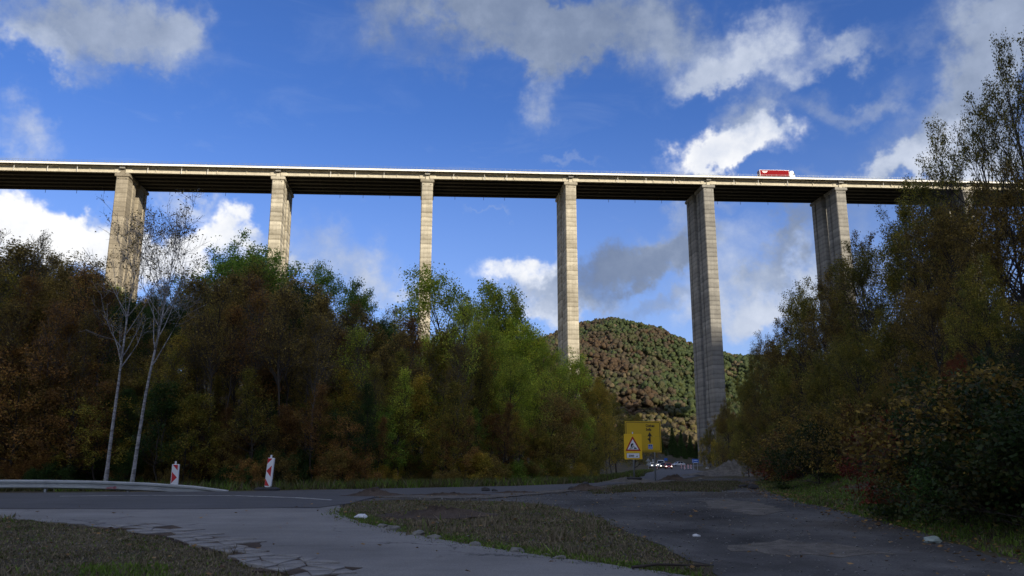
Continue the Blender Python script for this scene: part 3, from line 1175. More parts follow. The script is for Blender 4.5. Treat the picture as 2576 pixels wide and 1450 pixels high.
def make_tree(seed, h=15.0, r0=0.16, cb=0.25, n1=26, L1=4.2, ang=(75, 28), up=0.10, n2=6, n3=4, leaves=9000, leaf=0.16, spread=0.22,
              shape='oval', trunk=None, barkm=None, lo2=0.3, twig=0.007, wob=0.10, top=1.0, len2=.55, len3=.5):
    """returns (wood mesh, leaf mesh, height)"""
    rng = np.random.default_rng(seed)
    k = 14
    if trunk is None:
        tz = np.linspace(0, 1, k)
        wx = np.cumsum(rng.normal(0, .012, k)) * h * tz ** .5
        wy = np.cumsum(rng.normal(0, .012, k)) * h * tz ** .5
        tp = np.stack([wx - wx[0], wy - wy[0], tz * h * top], -1)
    else:
        tr = np.array(trunk, float)
        tt = np.linspace(0, len(tr) - 1, k)
        i0 = np.minimum(tt.astype(int), len(tr) - 2)
        fr = (tt - i0)[:, None]
        tp = tr[i0] * (1 - fr) + tr[i0 + 1] * fr
        h = tr[-1][2]
        tz = tp[:, 2] / h
    trad = r0 * (1 - tz) ** .8 + r0 * .06
    trad[0] *= 1.35
    groups = [(tp[None], trad[None], 7)]
    # main limbs
    f = np.sort(cb + (0.97 - cb) * rng.random(n1) ** .9)
    s = f * (k - 1)
    i0 = np.minimum(s.astype(int), k - 2)
    fr = (s - i0)[:, None]
    p = tp[i0] * (1 - fr) + tp[i0 + 1] * fr
    q = (f - cb) / (1 - cb)
    if shape == 'oval':
        prof = np.sqrt(np.clip(1 - (2 * q - 0.95) ** 2 / 1.6, .30, 1))
    elif shape == 'up':
        prof = 1.05 - 0.6 * q
    elif shape == 'cone':
        prof = 1.02 - .95 * q
    else:
        prof = np.clip(1.1 - .55 * q, .2, 1)
    azm = np.arange(n1) * 2.39996 + rng.uniform(-.5, .5, n1)
    an = np.radians(ang[0] + (ang[1] - ang[0]) * q + rng.normal(0, 7, n1))
    d = np.stack([np.cos(azm) * np.sin(an), np.sin(azm) * np.sin(an), np.cos(an)], -1)
    L = L1 * prof * rng.uniform(.75, 1.25, n1)
    pts1 = grow_set(rng, p, d, L, 7, up, wob)
    r1 = (trad[i0] * .55)[:, None] * np.linspace(1, .12, 7)[None]
    r1 = np.maximum(r1, twig)
    groups.append((pts1, r1, 5))
    p2, d2, L2, rr = child_set(rng, pts1, r1, n2, lo2, 1.0, 42, len2, L)
    pts2 = grow_set(rng, p2, d2, L2, 5, up * .8, wob * 1.2)
    r2 = np.maximum((rr * .6)[:, None] * np.linspace(1, .2, 5)[None], twig * .8)
    groups.append((pts2, r2, 4))
    p3, d3, L3, rr = child_set(rng, pts2, r2, n3, .2, 1.0, 40, len3, L2)
    pts3 = grow_set(rng, p3, d3, L3, 4, up * .6, wob * 1.4)
    r3 = np.maximum((rr * .6)[:, None] * np.linspace(1, .3, 4)[None], twig * .6)
    groups.append((pts3, r3, 3))
    wv, wf = tubes_mesh(groups)
    wood = np_mesh('trunk', wv, wf, 4, True)
    # leaves, gathered in sprays round the twigs
    N = len(pts3)
    per = rng.random(N) ** 1.6
    per = per / per.sum()
    idx = rng.choice(N, leaves, p=per)
    t = rng.uniform(.15, 1, leaves) * 3
    j = np.minimum(t.astype(int), 2)
    fr = (t - j)[:, None]
    c = pts3[idx, j] * (1 - fr) + pts3[idx, j + 1] * fr + rng.normal(0, spread, (leaves, 3))
    c[:, 2] = np.maximum(c[:, 2], 0.05)
    lm = leaves_mesh('crown', rng, c, leaf)
    return wood, lm, h


PROTO = {
    'full': make_tree(11, 15, .20, .18, 30, 4.8, (82, 18), .07, 7, 6, 21000, .16, .26, top=.78),
    'full_b': make_tree(12, 15, .20, .12, 32, 4.6, (84, 22), .05, 7, 6, 21000, .16, .26, shape='round', top=.80),
    'oak': make_tree(13, 14, .24, .32, 22, 5.4, (72, 12), .05, 8, 6, 17000, .17, .20, top=.72),
    'young': make_tree(14, 9, .07, .10, 24, 2.4, (70, 18), .06, 6, 5, 6000, .13, .20, shape='round', top=.8),
    'young_b': make_tree(15, 9, .07, .18, 20, 2.8, (80, 20), .03, 6, 5, 6000, .13, .18, top=.75),
    'twiggy': make_tree(16, 14, .12, .28, 34, 3.8, (40, 12), .09, 7, 6, 6500, .12, .16, shape='up', wob=.06, twig=.010, top=.86),
    'twiggy_b': make_tree(17, 14, .12, .18, 36, 3.6, (46, 12), .09, 7, 6, 11000, .12, .20, shape='up', wob=.06, twig=.010, top=.86),
    'bare': make_tree(18, 14, .11, .34, 32, 3.8, (40, 10), .09, 7, 7, 1500, .12, .12, shape='up', wob=.06, twig=.010, top=.86),
    'pole': make_tree(24, 13, .085, .42, 26, 3.0, (42, 10), .09, 7, 6, 3800, .11, .16, shape='up', wob=.07, twig=.009, top=.88),
    'pole_b': make_tree(25, 13, .075, .30, 30, 2.6, (46, 10), .09, 7, 6, 6500, .11, .18, shape='up', wob=.08, twig=.009, top=.88),
    'near': make_tree(19, 13, .17, .10, 36, 5.0, (84, 18), .06, 8, 6, 32000, .115, .15, shape='round', top=.82),
    'near_b': make_tree(20, 13, .17, .06, 36, 4.8, (88, 16), .04, 8, 6, 32000, .115, .17, top=.80),
    'near_open': make_tree(21, 13, .15, .22, 32, 5.0, (58, 14), .08, 8, 6, 7000, .115, .12, shape='up', top=.88),
    'bush': make_tree(22, 3.0, .03, .02, 26, 2.2, (88, 10), .02, 6, 5, 8500, .11, .15, shape='round', twig=.004, top=.6),
    'bush_b': make_tree(23, 2.4, .03, .02, 26, 2.4, (92, 20), -.02, 6, 5, 8500, .10, .13, shape='round', twig=.004, top=.6),
}


def proto_span(name):
    me = PROTO[name][1]
    co = np.empty(len(me.vertices) * 3, dtype=np.float32)
    me.vertices.foreach_get('co', co)
    return float(np.percentile(co.reshape(-1, 3)[:, 2], 99.6))


PTOP = {k: proto_span(k) for k in PROTO}
for k, (wm, lm, h) in PROTO.items():
    wm.materials.append(BARK)
    lm.materials.append(LEAF['green'])


def set_mat(o, m):
    o.material_slots[0].link = 'OBJECT'
    o.material_slots[0].material = m


TREE_N = {}


def place_tree(name, kind, x, y, height, pal, wf=1.0, bk=None, label=None, cat='tree', group=None, sink=0.15):
    wm, lm, h = PROTO[kind]
    z = H(x, y) - sink
    s = height / PTOP[kind]
    root = empty(name, (x, y, z), random.uniform(0, 6.28), label, cat, group)
    root.scale = (s * wf, s * wf, s)
    w = link(bpy.data.objects.new('trunk', wm), root)
    c = link(bpy.data.objects.new('crown', lm), root)
    set_mat(w, bk or BARK)
    set_mat(c, LEAF[pal])
    return root


def plant(name, kind, u, v, Y, pal, wf=1.0, bk=None, label=None, cat='tree', group=None):
    x, y, zt = at(u, v, Y)
    z = H(x, y)
    ht = max(zt - z, 1.0)
    return place_tree(name, kind, x, y, ht, pal, wf, bk, label, cat, group)


# --- two white-stemmed aspens on the left
def aspen(seed, pix, Y, label, **kw):
    pts = []
    x0, y0, _ = at(*pix[0], Y)
    z0 = H(x0, Y)
    for i, (u, v) in enumerate(pix):
        x, y, z = at(u, v, Y)
        pts.append((x - x0, 0.15 * i, max(z - z0, 0) if i else -0.2))
    pts[0] = (0, 0, -0.2)
    wm, lm, h = make_tree(seed, trunk=pts, r0=.078, **kw)
    wm.materials.append(BARKW)
    lm.materials.append(LEAF['brown'])
    root = empty('aspen_tree', (x0, Y, z0), 0, label, 'tree')
    link(bpy.data.objects.new('trunk', wm), root)
    link(bpy.data.objects.new('crown', lm), root)


aspen(31, [(265, 1215), (278, 1080), (290, 960), (303, 830), (312, 740), (318, 690), (322, 650)], 34.5,
      'slender white-trunked bare tree, the left of the two pale stems', cb=.36, n1=20, L1=3.0, ang=(46, 16), up=.06, n2=6, n3=5, leaves=1000, leaf=.095, spread=.10, shape='oval', wob=.09, twig=.008)
aspen(32, [(331, 1212), (345, 1100), (362, 970), (380, 870), (395, 780), (404, 710), (415, 640)], 33.5,
      'white-trunked tree with wide open crown against the sky, right of the two pale stems', cb=.38, n1=22, L1=3.6, ang=(48, 16), up=.06, n2=7, n3=6, leaves=1700, leaf=.095, spread=.12, shape='oval', wob=.09, twig=.008)

SIL = np.array([(-200, 560), (0, 585), (100, 610), (160, 590), (230, 630), (300, 690), (540, 665), (600, 625), (700, 615), (760, 695), (830, 675), (950, 755), (1000, 775), (1050, 770),
                (1130, 682), (1200, 722), (1260, 705), (1310, 790), (1380, 850), (1440, 905), (1500, 950), (1560, 985), (1640, 1030), (1700, 1070), (1750, 1090),
                (1820, 1000), (1900, 870), (1950, 820), (2000, 770), (2060, 690), (2140, 590), (2200, 560), (2290, 450), (2350, 300), (2450, 240), (2520, 130), (2600, 60)], float)


def to_px(x, y, z):
    c, s = math.cos(PITCH), math.sin(PITCH)
    zz = z - EYE
    d = y * c + zz * s
    return CX + FPX * x / d, CY - FPX * (-y * s + zz * c) / d


GL = 'trees in the crowded wood behind the guard rail'
LB = 'tree in the crowded wood between the guard rail and the green trees, '
rows = [
    # kind, u, v, Y, palette, width, label
    ('tall_tree', 'bare', -30, 560, 46, 'brown', 1.0, 'bare twiggy tree at the extreme left edge of the wood'),
    ('tall_tree', 'twiggy', 55, 600, 45, 'brown', 1.45, 'brown twiggy tree second from the left edge of the wood'),
    ('tall_tree', 'bare', 150, 585, 48, 'brown', .9, 'bare twig-topped tree left of the white stems, poking above the wood'),
    ('tall_tree', 'twiggy_b', 105, 650, 42, 'brown', 1.2, 'dense brown tree with rounded top left of the white stems'),
    ('tall_tree', 'full', 5, 690, 40, 'brown', 1.0, 'brown leafy tree filling the lower left edge of the wood'),
    ('tall_tree', 'full_b', 215, 680, 41, 'brown', .9, 'dark brown rounded tree just left of the white stems'),
    ('tall_tree', 'oak', 310, 720, 46, 'dark', .8, 'dark green tree behind the left white stem'),
    ('tall_tree', 'full', 420, 740, 45, 'dark', .8, 'dark green tree behind the right white stem'),
    ('tall_tree', 'twiggy', 500, 690, 48, 'brown', 1.30, 'thin brown tree just right of the white stems'),
    ('oak_tree', 'oak', 605, 640, 58, 'green', 1.19, 'green oak with a loose crown, left half of the pair before the second pier'),
    ('oak_tree', 'oak', 685, 608, 62, 'green', 1.00, 'green oak whose crown hides the foot of the second pier'),
    ('tall_tree', 'twiggy_b', 570, 735, 47, 'olive', 1.30, 'olive brown tree below the green oaks'),
    ('tall_tree', 'bare', 660, 745, 46, 'brown', 1.30, 'bare reddish brown tree in front of the green oaks'),
    ('tall_tree', 'twiggy', 745, 690, 50, 'brown', 1.45, 'tall brown twiggy tree between the oaks and the bright green crown'),
    ('tall_tree', 'twiggy', 800, 755, 47, 'brown', 1.30, 'half-bare brown tree left of centre with many upright twigs'),
    ('oak_tree', 'full', 845, 668, 84, 'green', 0.88, 'rounded green tree behind the brown twigs left of centre'),
    ('oak_tree', 'full_b', 905, 715, 82, 'green', 0.88, 'green tree sloping down behind the brown twigs left of centre'),
    ('oak_tree', 'full', 965, 775, 76, 'olive', 0.88, 'olive green tree just left of the third pier'),
    ('tall_tree', 'bare', 880, 790, 46, 'brown', 1.30, 'bare grey-brown tree in the middle of the wood'),
    ('tall_tree', 'twiggy_b', 965, 830, 46, 'brown', 1.30, 'brown twiggy tree below the third pier'),
    ('tall_tree', 'twiggy', 1035, 790, 50, 'rust', 1.16, 'rust brown tree touching the foot of the third pier'),
    ('green_tree', 'full', 1135, 674, 60, 'bright', 1.06, 'tall bright green tree at the centre, right of the third pier'),
    ('green_tree', 'full_b', 1255, 702, 64, 'bright', 0.94, 'bright green tree with a pointed top right of the tallest green tree'),
    ('green_tree', 'full', 1195, 790, 55, 'bright', .9, 'bright green leafy tree in front of the two tallest green trees'),
    ('green_tree', 'full_b', 1090, 830, 52, 'bright', .9, 'bright leafy tree at the left flank of the bright green trees'),
    ('green_tree', 'full_b', 1325, 800, 62, 'bright', .85, 'bright green tree stepping down towards the fourth pier'),
    ('green_tree', 'full', 1385, 850, 68, 'bright', .75, 'green tree covering the foot of the fourth pier'),
    ('green_tree', 'full', 1270, 900, 52, 'bright', .9, 'full green tree low in front of the bright green crowns'),
    ('green_tree', 'twiggy_b', 1345, 930, 54, 'bright', 1.1, 'green tree with grey twigs low at the right of the green trees'),
    ('green_tree', 'full', 1418, 880, 72, 'bright', .8, 'green tree with its top before the shaft of the fourth pier'),
    ('yellow_tree', 'full_b', 1450, 915, 78, 'yellow', .9, 'yellowish half-bare tree right of the fourth pier foot'),
    ('yellow_tree', 'full_b', 1495, 952, 84, 'yellow', .9, 'golden olive tree on the slope left of the yellow signs'),
    ('yellow_tree', 'full', 1545, 985, 94, 'olive', .8, 'dark olive tree above the left edge of the yellow signs'),
    ('yellow_tree', 'full_b', 1590, 1040, 100, 'olive', .9, 'low olive tree directly behind the yellow signs'),
    ('yellow_tree', 'full_b', 1420, 1000, 58, 'olive', .9, 'olive brown tree low on the slope left of the signs'),
    ('yellow_tree', 'full', 1490, 1050, 66, 'olive', .9, 'dark green tree low on the slope nearest the signs'),
]
for name, kind, u, v, Y, pal, wf, lab in rows:
    plant(name, kind, u, v, Y, pal, wf, BARKG if kind in ('bare', 'twiggy') else None, lab)

# the wood behind the front trees, closing it up to its top line
rs_ = random.Random(21)
SCREEN = {'brown': 'brown tree in the closed rank behind the front trees of the left wood', 'olive': 'olive tree in the closed rank behind the front trees of the left wood', 'dark': 'dark green tree in the closed rank behind the front trees of the left wood'}
for i in range(34):
    u = -70 + i * 36 + rs_.uniform(-12, 12)
    v = float(np.interp(u, SIL[:, 0], SIL[:, 1])) + rs_.uniform(25, 110)
    if u > 1040:
        continue
    pal = rs_.choice(['brown', 'brown', 'olive', 'dark'])
    plant('wood_tree', rs_.choice(['full', 'twiggy_b', 'twiggy_b', 'twiggy']), u, v, rs_.uniform(47, 60), pal, rs_.uniform(.9, 1.25), None, SCREEN[pal], 'tree', pal + ' trees of the closed rank in the left wood')

for i, (u, v, Y, kind, pal) in enumerate([(-130, 600, 44, 'full', 'brown'), (-190, 570, 47, 'twiggy_b', 'brown'), (-260, 560, 45, 'full_b', 'olive'), (-330, 540, 48, 'full', 'brown'), (-400, 530, 44, 'twiggy_b', 'brown'), (-150, 760, 40, 'young', 'rust'), (-250, 800, 40, 'young_b', 'brown'), (-340, 790, 41, 'young', 'brown')]):
    plant('wood_tree', kind, u, v, Y, pal, 1.1, None, 'autumn tree in the rank continuing the left wood beyond the frame', 'tree', 'trees continuing the left wood')

# understorey and filling trees of the left wood
rf = random.Random(5)
for i in range(78):
    u = -60 + i * 21.5 + rf.uniform(-14, 14)
    lo = float(np.interp(u, SIL[:, 0], SIL[:, 1]))
    v = rf.uniform(max(lo + 70, 800), 1060)
    e = float(np.interp(u, [-60, 900, 1200, 1500, 1640], [37, 41, 46, 60, 80]))
    Y = e + rf.uniform(0, 12)
    pal = rf.choice(['brown', 'brown', 'olive', 'dark', 'rust', 'brown'] if u < 900 else ['olive', 'bright', 'bright', 'yellow', 'olive', 'bright'])
    kind = rf.choice(['young', 'young_b', 'twiggy_b', 'pole_b', 'twiggy_b'])
    x, y, zt = at(u, v, Y)
    if side_dist(LE, np.array([x]), np.array([y]))[0] < 2.5:
        continue
    plant('slender_tree', kind, u, v, Y, pal, rf.uniform(.8, 1.2), rf.choice([BARK, BARKG, BARKD]),
          {'brown': 'brown leafed slender tree standing inside the left wood', 'olive': 'olive leafed slender tree standing inside the left wood', 'dark': 'dark green slender tree standing inside the left wood',
           'rust': 'rust coloured slender tree standing inside the left wood', 'green': 'green slender tree standing inside the left wood', 'bright': 'bright green slender tree standing inside the left wood',
           'yellow': 'yellow slender tree standing inside the left wood'}[pal], 'tree', 'slender %s trees inside the left wood' % pal)
for i in range(46):
    u = -40 + i * 27 + rf.uniform(-13, 13)
    if 240 < u < 400 and i % 2:
        continue
    lo = float(np.interp(u, SIL[:, 0], SIL[:, 1]))
    v = lo + rf.uniform(35, 190)
    Y = float(np.interp(u, [-60, 900, 1200], [36, 39.5, 44])) + rf.uniform(0, 5)
    x, y, zt = at(u, v, Y)
    if side_dist(LE, np.array([x]), np.array([y]))[0] < 3.0:
        continue
    pal = rf.choice(['brown', 'brown', 'olive', 'rust'] if u < 900 else ['bright', 'brown', 'olive', 'bright'])
    plant('pole_tree', rf.choice(['pole', 'pole', 'pole_b']), u, v, Y, pal, rf.uniform(.8, 1.15), rf.choice([BARKG, BARK, BARKG]),
          {'brown': 'brown', 'olive': 'olive', 'rust': 'rust coloured', 'yellow': 'yellow', 'bright': 'bright green'}[pal] + ' upright tree with thin bare stem, front of the left wood', 'tree', '%s upright thin-stemmed trees at the front of the left wood' % pal)
for i in range(64):
    u = -80 + i * 26.5 + rf.uniform(-12, 12)
    e = float(np.interp(u, [-60, 900, 1200, 1500, 1640], [34, 37.5, 41.5, 52, 74]))
    Y = e + rf.uniform(0, 5)
    x, y, zt = at(u, 1190, Y)
    if side_dist(LE, np.array([x]), np.array([y]))[0] < 1.6:
        continue
    pal = rf.choice(['rust', 'brown', 'dark', 'brown', 'olive', 'dark', 'rust'] if u < 950 else ['olive', 'green', 'olive', 'brown', 'yellow', 'green'])
    hh = rf.uniform(.8, 2.0)
    place_tree('shrub', rf.choice(['bush', 'bush_b']), x, y, hh, pal, rf.uniform(.8, 1.1), BARKD,
               {'rust': 'rust', 'yellow': 'yellow', 'dark': 'dark green', 'brown': 'brown', 'green': 'green', 'olive': 'olive', 'bright': 'bright green'}[pal] + ' shrub at the foot of the left wood beyond the road', 'shrub',
               '%s shrubs at the foot of the left wood' % pal)

for i in range(84):
    u = -70 + i * 20.5 + rf.uniform(-10, 10)
    Y = float(np.interp(u, [-60, 900, 1200, 1500, 1640], [35, 38.5, 43, 54, 76])) + rf.uniform(0, 4)
    x, y, zt = at(u, 1190, Y)
    if side_dist(LE, np.array([x]), np.array([y]))[0] < 2.6:
        continue
    pal = rf.choice(['rust', 'brown', 'brown', 'olive', 'rust', 'dark'] if u < 950 else ['olive', 'brown', 'olive', 'green', 'yellow', 'rust'])
    place_tree('sapling', rf.choice(['young', 'young_b', 'pole_b']), x, y, rf.uniform(2.5, 6.5), pal, rf.uniform(1.0, 1.5), BARKD,
               {'rust': 'rust', 'yellow': 'yellow', 'dark': 'dark green', 'brown': 'brown', 'green': 'green', 'olive': 'olive'}[pal] + ' leafed sapling at the front edge of the left wood', 'sapling',
               '%s saplings at the front edge of the left wood' % pal)

# trees deeper on the left slope
cnt = 0
for i in range(600):
    Y = rf.uniform(62, 330)
    d = rf.uniform(9, 130)
    x = np.interp(Y, LE[3:, 1], LE[3:, 0]) - d
    z = H(x, Y)
    hh = rf.uniform(9, 16)
    u, v = to_px(x, Y, z + hh)
    if u < -150 or u > 1720:
        continue
    lo = float(np.interp(u, SIL[:, 0], SIL[:, 1]))
    if v < lo + 12:
        continue
    if 1400 < u < 1460 and v < 915 and Y < 310:
        continue
    pal = rf.choice(['olive', 'brown', 'green', 'yellow', 'rust'] if u < 1350 else ['yellow', 'olive', 'tan', 'rust', 'green'])
    place_tree('slope_tree', rf.choice(['full', 'full_b', 'oak']), x, Y, hh, pal, rf.uniform(.8, 1.05), None,
               {'olive': 'olive', 'brown': 'brown', 'green': 'green', 'yellow': 'yellow', 'rust': 'rust coloured', 'tan': 'pale tan'}[pal] + ' tree on the slope behind the left wood', 'tree',
               '%s trees on the slope behind the left wood' % pal)
    cnt += 1
    if cnt >= 110:
        break

# --- right hand side
right = [
    ('near_open', 2640, 60, 22, 'olive_shade', .6, 'tall thin-topped dark tree at the right edge of the photo'),
    ('near_open', 2560, 85, 24, 'olive_shade', .55, 'tall tree with sky showing through its top, near the right edge'),
    ('near_open', 2465, 235, 26.5, 'olive_shade', .65, 'leaning open-crowned tree whose branches reach over the end of the viaduct'),
    ('near_open', 2395, 290, 29, 'olive_shade', .65, 'open-crowned tree in front of the right end of the viaduct'),
    ('near', 2520, 420, 21.5, 'brown_shade', .9, 'dense brown tree below the tall tops at the right edge'),
    ('near_b', 2400, 500, 26, 'brown_shade', .9, 'dense brown tree under the right end of the viaduct'),
    ('near', 2300, 455, 30, 'olive_shade', .8, 'olive brown tree touching the deck of the viaduct'),
    ('near_open', 2235, 500, 33, 'olive_shade', .75, 'loose olive tree just below the deck, right of the last visible pier'),
    ('near_b', 2190, 610, 34, 'olive_shade', .8, 'olive tree right of the last visible pier'),
    ('near_open', 2150, 585, 38, 'brown_shade', .7, 'thin brown tree in front of the last visible pier'),
    ('near', 2100, 660, 40, 'brown_shade', .8, 'brown tree hiding the foot of the last visible pier'),
    ('near_b', 2045, 710, 46, 'olive_shade', .8, 'olive brown tree left of the last visible pier'),
    ('near', 1990, 775, 53, 'brown_shade', .8, 'brown tree on the falling edge of the right wood'),
    ('near_open', 2005, 750, 52, 'brown_shade', .7, 'wispy brown treetop on the falling edge of the right wood'),
    ('near_b', 1945, 830, 61, 'brown_shade', .8, 'brown tree half way down the falling edge of the right wood'),
    ('near', 1900, 880, 72, 'olive_shade', .8, 'olive tree low on the falling edge of the right wood'),
    ('near_b', 1860, 950, 85, 'olive_shade', .8, 'olive tree beside the lower shaft of the grey pier'),
    ('near', 1825, 1005, 98, 'brown_shade', .75, 'brown tree at the foot of the grey pier'),
    ('near', 1822, 1020, 205, 'olive_shade', .9, 'far olive tree before the shaft of the grey pier'),
    ('near_b', 1800, 1045, 238, 'brown_shade', .9, 'far brown tree hiding the foot of the grey pier'),
    ('near', 1782, 1075, 240, 'olive_shade', .9, 'far olive tree left of the foot of the grey pier'),
    ('near_b', 1768, 1100, 262, 'yellow', .8, 'yellow tree farthest along the right side of the road'),
    ('near_b', 1812, 1075, 150, 'olive_shade', .8, 'last low olive tree of the right wood beside the far road'),
    ('near_b', 1800, 1105, 190, 'yellow', .8, 'small yellow tree at the bend of the far road'),
    ('near', 2460, 640, 19.5, 'olive_shade', .85, 'olive tree in the darkest part of the right wood'),
    ('near_b', 2340, 690, 23, 'brown_shade', .85, 'brown tree in the middle of the right wood'),
    ('near', 2240, 760, 27, 'olive_shade', .85, 'olive tree in the lower middle of the right wood'),
    ('near_b', 2150, 830, 31, 'olive_shade', .85, 'yellow-green tree in the lower middle of the right wood'),
    ('near', 2070, 880, 37, 'olive_shade', .85, 'olive tree over the green verge of the right wood'),
    ('near_b', 1990, 940, 46, 'olive_shade', .85, 'olive tree over the gravel heap'),
    ('near', 1930, 990, 57, 'olive_shade', .85, 'olive tree behind the gravel heap'),
    ('near_b', 1875, 1040, 72, 'olive_shade', .85, 'low olive tree behind the far end of the verge'),
    ('near_b', 2560, 820, 16.5, 'bramble', .9, 'dark green tree at the right edge above the brambles'),
    ('near', 2400, 880, 19.5, 'red', .8, 'dark red leaved tree in the right wood'),
    ('near_b', 2260, 930, 23.5, 'brown_shade', .8, 'rust coloured small tree over the verge of the right wood'),
    ('near_b', 2150, 1010, 28, 'red', .8, 'small dark red tree over the verge of the right wood'),
]
for kind, u, v, Y, pal, wf, lab in right:
    wf = wf * (.78 if u < 1960 else 1.0)
    plant('hillside_tree', kind, u, v, Y, pal, wf, BARKD, lab)
for i in range(84):
    Y = rf.uniform(11.5, 20) if i < 34 else rf.uniform(20, 75)
    x = float(np.interp(Y, RE[:, 1], RE[:, 0])) + (rf.uniform(1.6, 4.0) if i % 2 else rf.uniform(3.5, 11))
    pal = rf.choice(['bramble', 'bramble', 'dark', 'bramble', 'brown_shade', 'red'])
    u, v = to_px(x, Y, H(x, Y))
    if u > 2800:
        continue
    place_tree('bramble_bush', rf.choice(['bush', 'bush_b']), x, Y, rf.uniform(1.5, 2.8), pal, rf.uniform(.9, 1.3), BARKD,
               {'bramble': 'dark green', 'dark': 'mid green', 'brown_shade': 'brownish', 'red': 'dark red'}[pal] + ' bramble bush along the foot of the right wood', 'bush', {'bramble': 'dark green', 'dark': 'mid green', 'brown_shade': 'brownish', 'red': 'dark red'}[pal] + ' bramble bushes along the right verge')
cnt = 0
for i in range(400):
    Y = rf.uniform(45, 300)
    x = float(np.interp(Y, RE[:, 1], RE[:, 0])) + rf.uniform(5, 90)
    hh = rf.uniform(8, 14)
    u, v = to_px(x, Y, H(x, Y) + hh)
    if u > 2750 or v < float(np.interp(u, SIL[:, 0], SIL[:, 1])) + 15:
        continue
    pal = rf.choice(['olive_shade', 'brown_shade', 'brown_shade', 'olive_shade'])
    place_tree('slope_tree', rf.choice(['full', 'full_b']), x, Y, hh, pal, rf.uniform(.8, 1.05), None, {'olive_shade': 'olive', 'brown_shade': 'brown'}[pal] + ' tree deep in the right wood', 'tree', {'olive_shade': 'olive', 'brown_shade': 'brown'}[pal] + ' trees deep in the right wood')
    cnt += 1
    if cnt >= 45:
        break


# --- dark spruces behind the far bend
def spruce_mesh(seed, h=16.0):
    rng = np.random.default_rng(seed)
    n = 5200
    t = rng.random(n) ** 1.4
    tier = np.floor(t * 17) / 17
    rad = (1 - tier) * 3.0 * rng.random(n) ** .5 + .1
    a = rng.uniform(0, 6.28, n)
    a = np.floor(a * 9 / 6.28) * 6.28 / 9 + rng.normal(0, .22, n) + tier * 40
    z = 1.2 + tier * (h - 1.4) + .9 - .38 * rad + rng.normal(0, .10, n)
    c = np.stack([np.cos(a) * rad, np.sin(a) * rad, z], -1)
    return leaves_mesh('crown', rng, c, .55, .35, .8)


sp_w = make_tree(61, 16, .22, .1, 60, 2.4, (95, 70), .01, 2, 1, 10, .1, shape='cone')[0]
sp_w.materials.append(BARKD)
sp_l = spruce_mesh(62)
sp_l.materials.append(LEAF['dark'])
for i, (u, v, Y) in enumerate([(1690, 1075, 385), (1712, 1085, 392), (1665, 1105, 380), (1735, 1092, 398), (1700, 1110, 375), (1722, 1118, 380), (1752, 1112, 400), (1675, 1128, 372), (1650, 1120, 376)]):
    x, y, zt = at(u, v, Y)
    z = H(x, y) - .3
    s = max(zt - z, 4) / 16.5
    root = empty('spruce_tree', (x, y, z), i * 1.3, 'dark spruce in the clump behind the far bend of the road', 'tree', 'dark spruces behind the far bend')
    root.scale = (s * 1.15, s * 1.15, s)
    link(bpy.data.objects.new('trunk', sp_w), root)
    link(bpy.data.objects.new('crown', sp_l), root)


# --- wooded hill behind the viaduct
def ico(sub):
    bm = bmesh.new()
    bmesh.ops.create_icosphere(bm, subdivisions=sub, radius=1)
    v = np.array([tuple(p.co) for p in bm.verts])
    f = np.array([[q.index for q in t.verts] for t in bm.faces])
    bm.free()
    return v, f


ICO2, ICO3 = ico(2), ico(3)


def crown_mesh(rng, nb_, shape, rad, lift):
    """rough many-lobed crown: overlapping lobes with torn outlines"""
    V0, F0 = shape
    cs = rng.normal(0, 1, (nb_, 3)) * np.array([2.1, 2.1, 1.1]) + np.array([0, 0, lift])
    cs[0] = (0, 0, lift + 1.3)
    vs_, fs_ = [], []
    for k, c in enumerate(cs):
        r = rad * rng.uniform(.75, 1.2)
        d = V0 * (r * (1 + rng.normal(0, .20, (len(V0), 1)))) * np.array([1, 1, .95]) + c
        d[:, 2] = np.maximum(d[:, 2], .2)
        vs_.append(d)
        fs_.append(F0 + k * len(V0))
    return np.concatenate(vs_), np.concatenate(fs_)


LUMP = []
for s in range(6):
    rng = np.random.default_rng(70 + s)
    v_, f_ = crown_mesh(rng, 10, ICO3, 1.3, 3.5)
    m_ = np_mesh('crown', v_, f_, 3, True, np.full(len(v_), .5))
    m_.materials.append(LEAF['green'])
    LUMP.append((None, m_, None))
LOW = [crown_mesh(np.random.default_rng(90 + s), 4, ICO2, 1.55, 3.2) for s in range(16)]
lump_w = make_tree(75, 8, .16, .3, 8, 2.0, (60, 30), .05, 2, 1, 4, .1)[0]
lump_w.materials.append(BARK)
rh = random.Random(12)
hill = []
for Yv in np.arange(415, 904, 5.2):
    for Xv in np.arange(.0 * Yv, .380 * Yv, 5.3):
        x = Xv + rh.uniform(-2.6, 2.6)
        y = Yv + rh.uniform(-2.4, 2.4)
        dl_ = side_dist(LE, np.array([x]), np.array([y]))[0]
        if abs(dl_) < 9 or (-14 < dl_ < 4):
            continue
        hill.append((x, y))
HP = np.array(hill)
hz = Hf(HP[:, 0], HP[:, 1])
nz = 0.5 + 0.5 * np.sin(HP[:, 0] / 23 + 1.7 * np.sin(HP[:, 1] / 37)) * np.cos(HP[:, 1] / 31 + HP[:, 0] / 61)


def hill_pal(i):
    r = rh.random()
    x, y = HP[i]
    t = x / y
    if hz[i] < 30 and t < .27:
        return 'tan' if r < .5 else ('yellow' if r < .75 else ('olive' if r < .9 else 'rust'))
    k = nz[i] * .5 + .4 * r + .13 + (0.22 if t > .20 else 0)
    if k < .34:
        return 'rust'
    if k < .50:
        return 'brown' if r < .5 else 'rust'
    if k < .62:
        return 'olive'
    if r > .93:
        return 'tan'
    if k < .85:
        return 'green'
    return 'bright' if r < .5 else 'green'


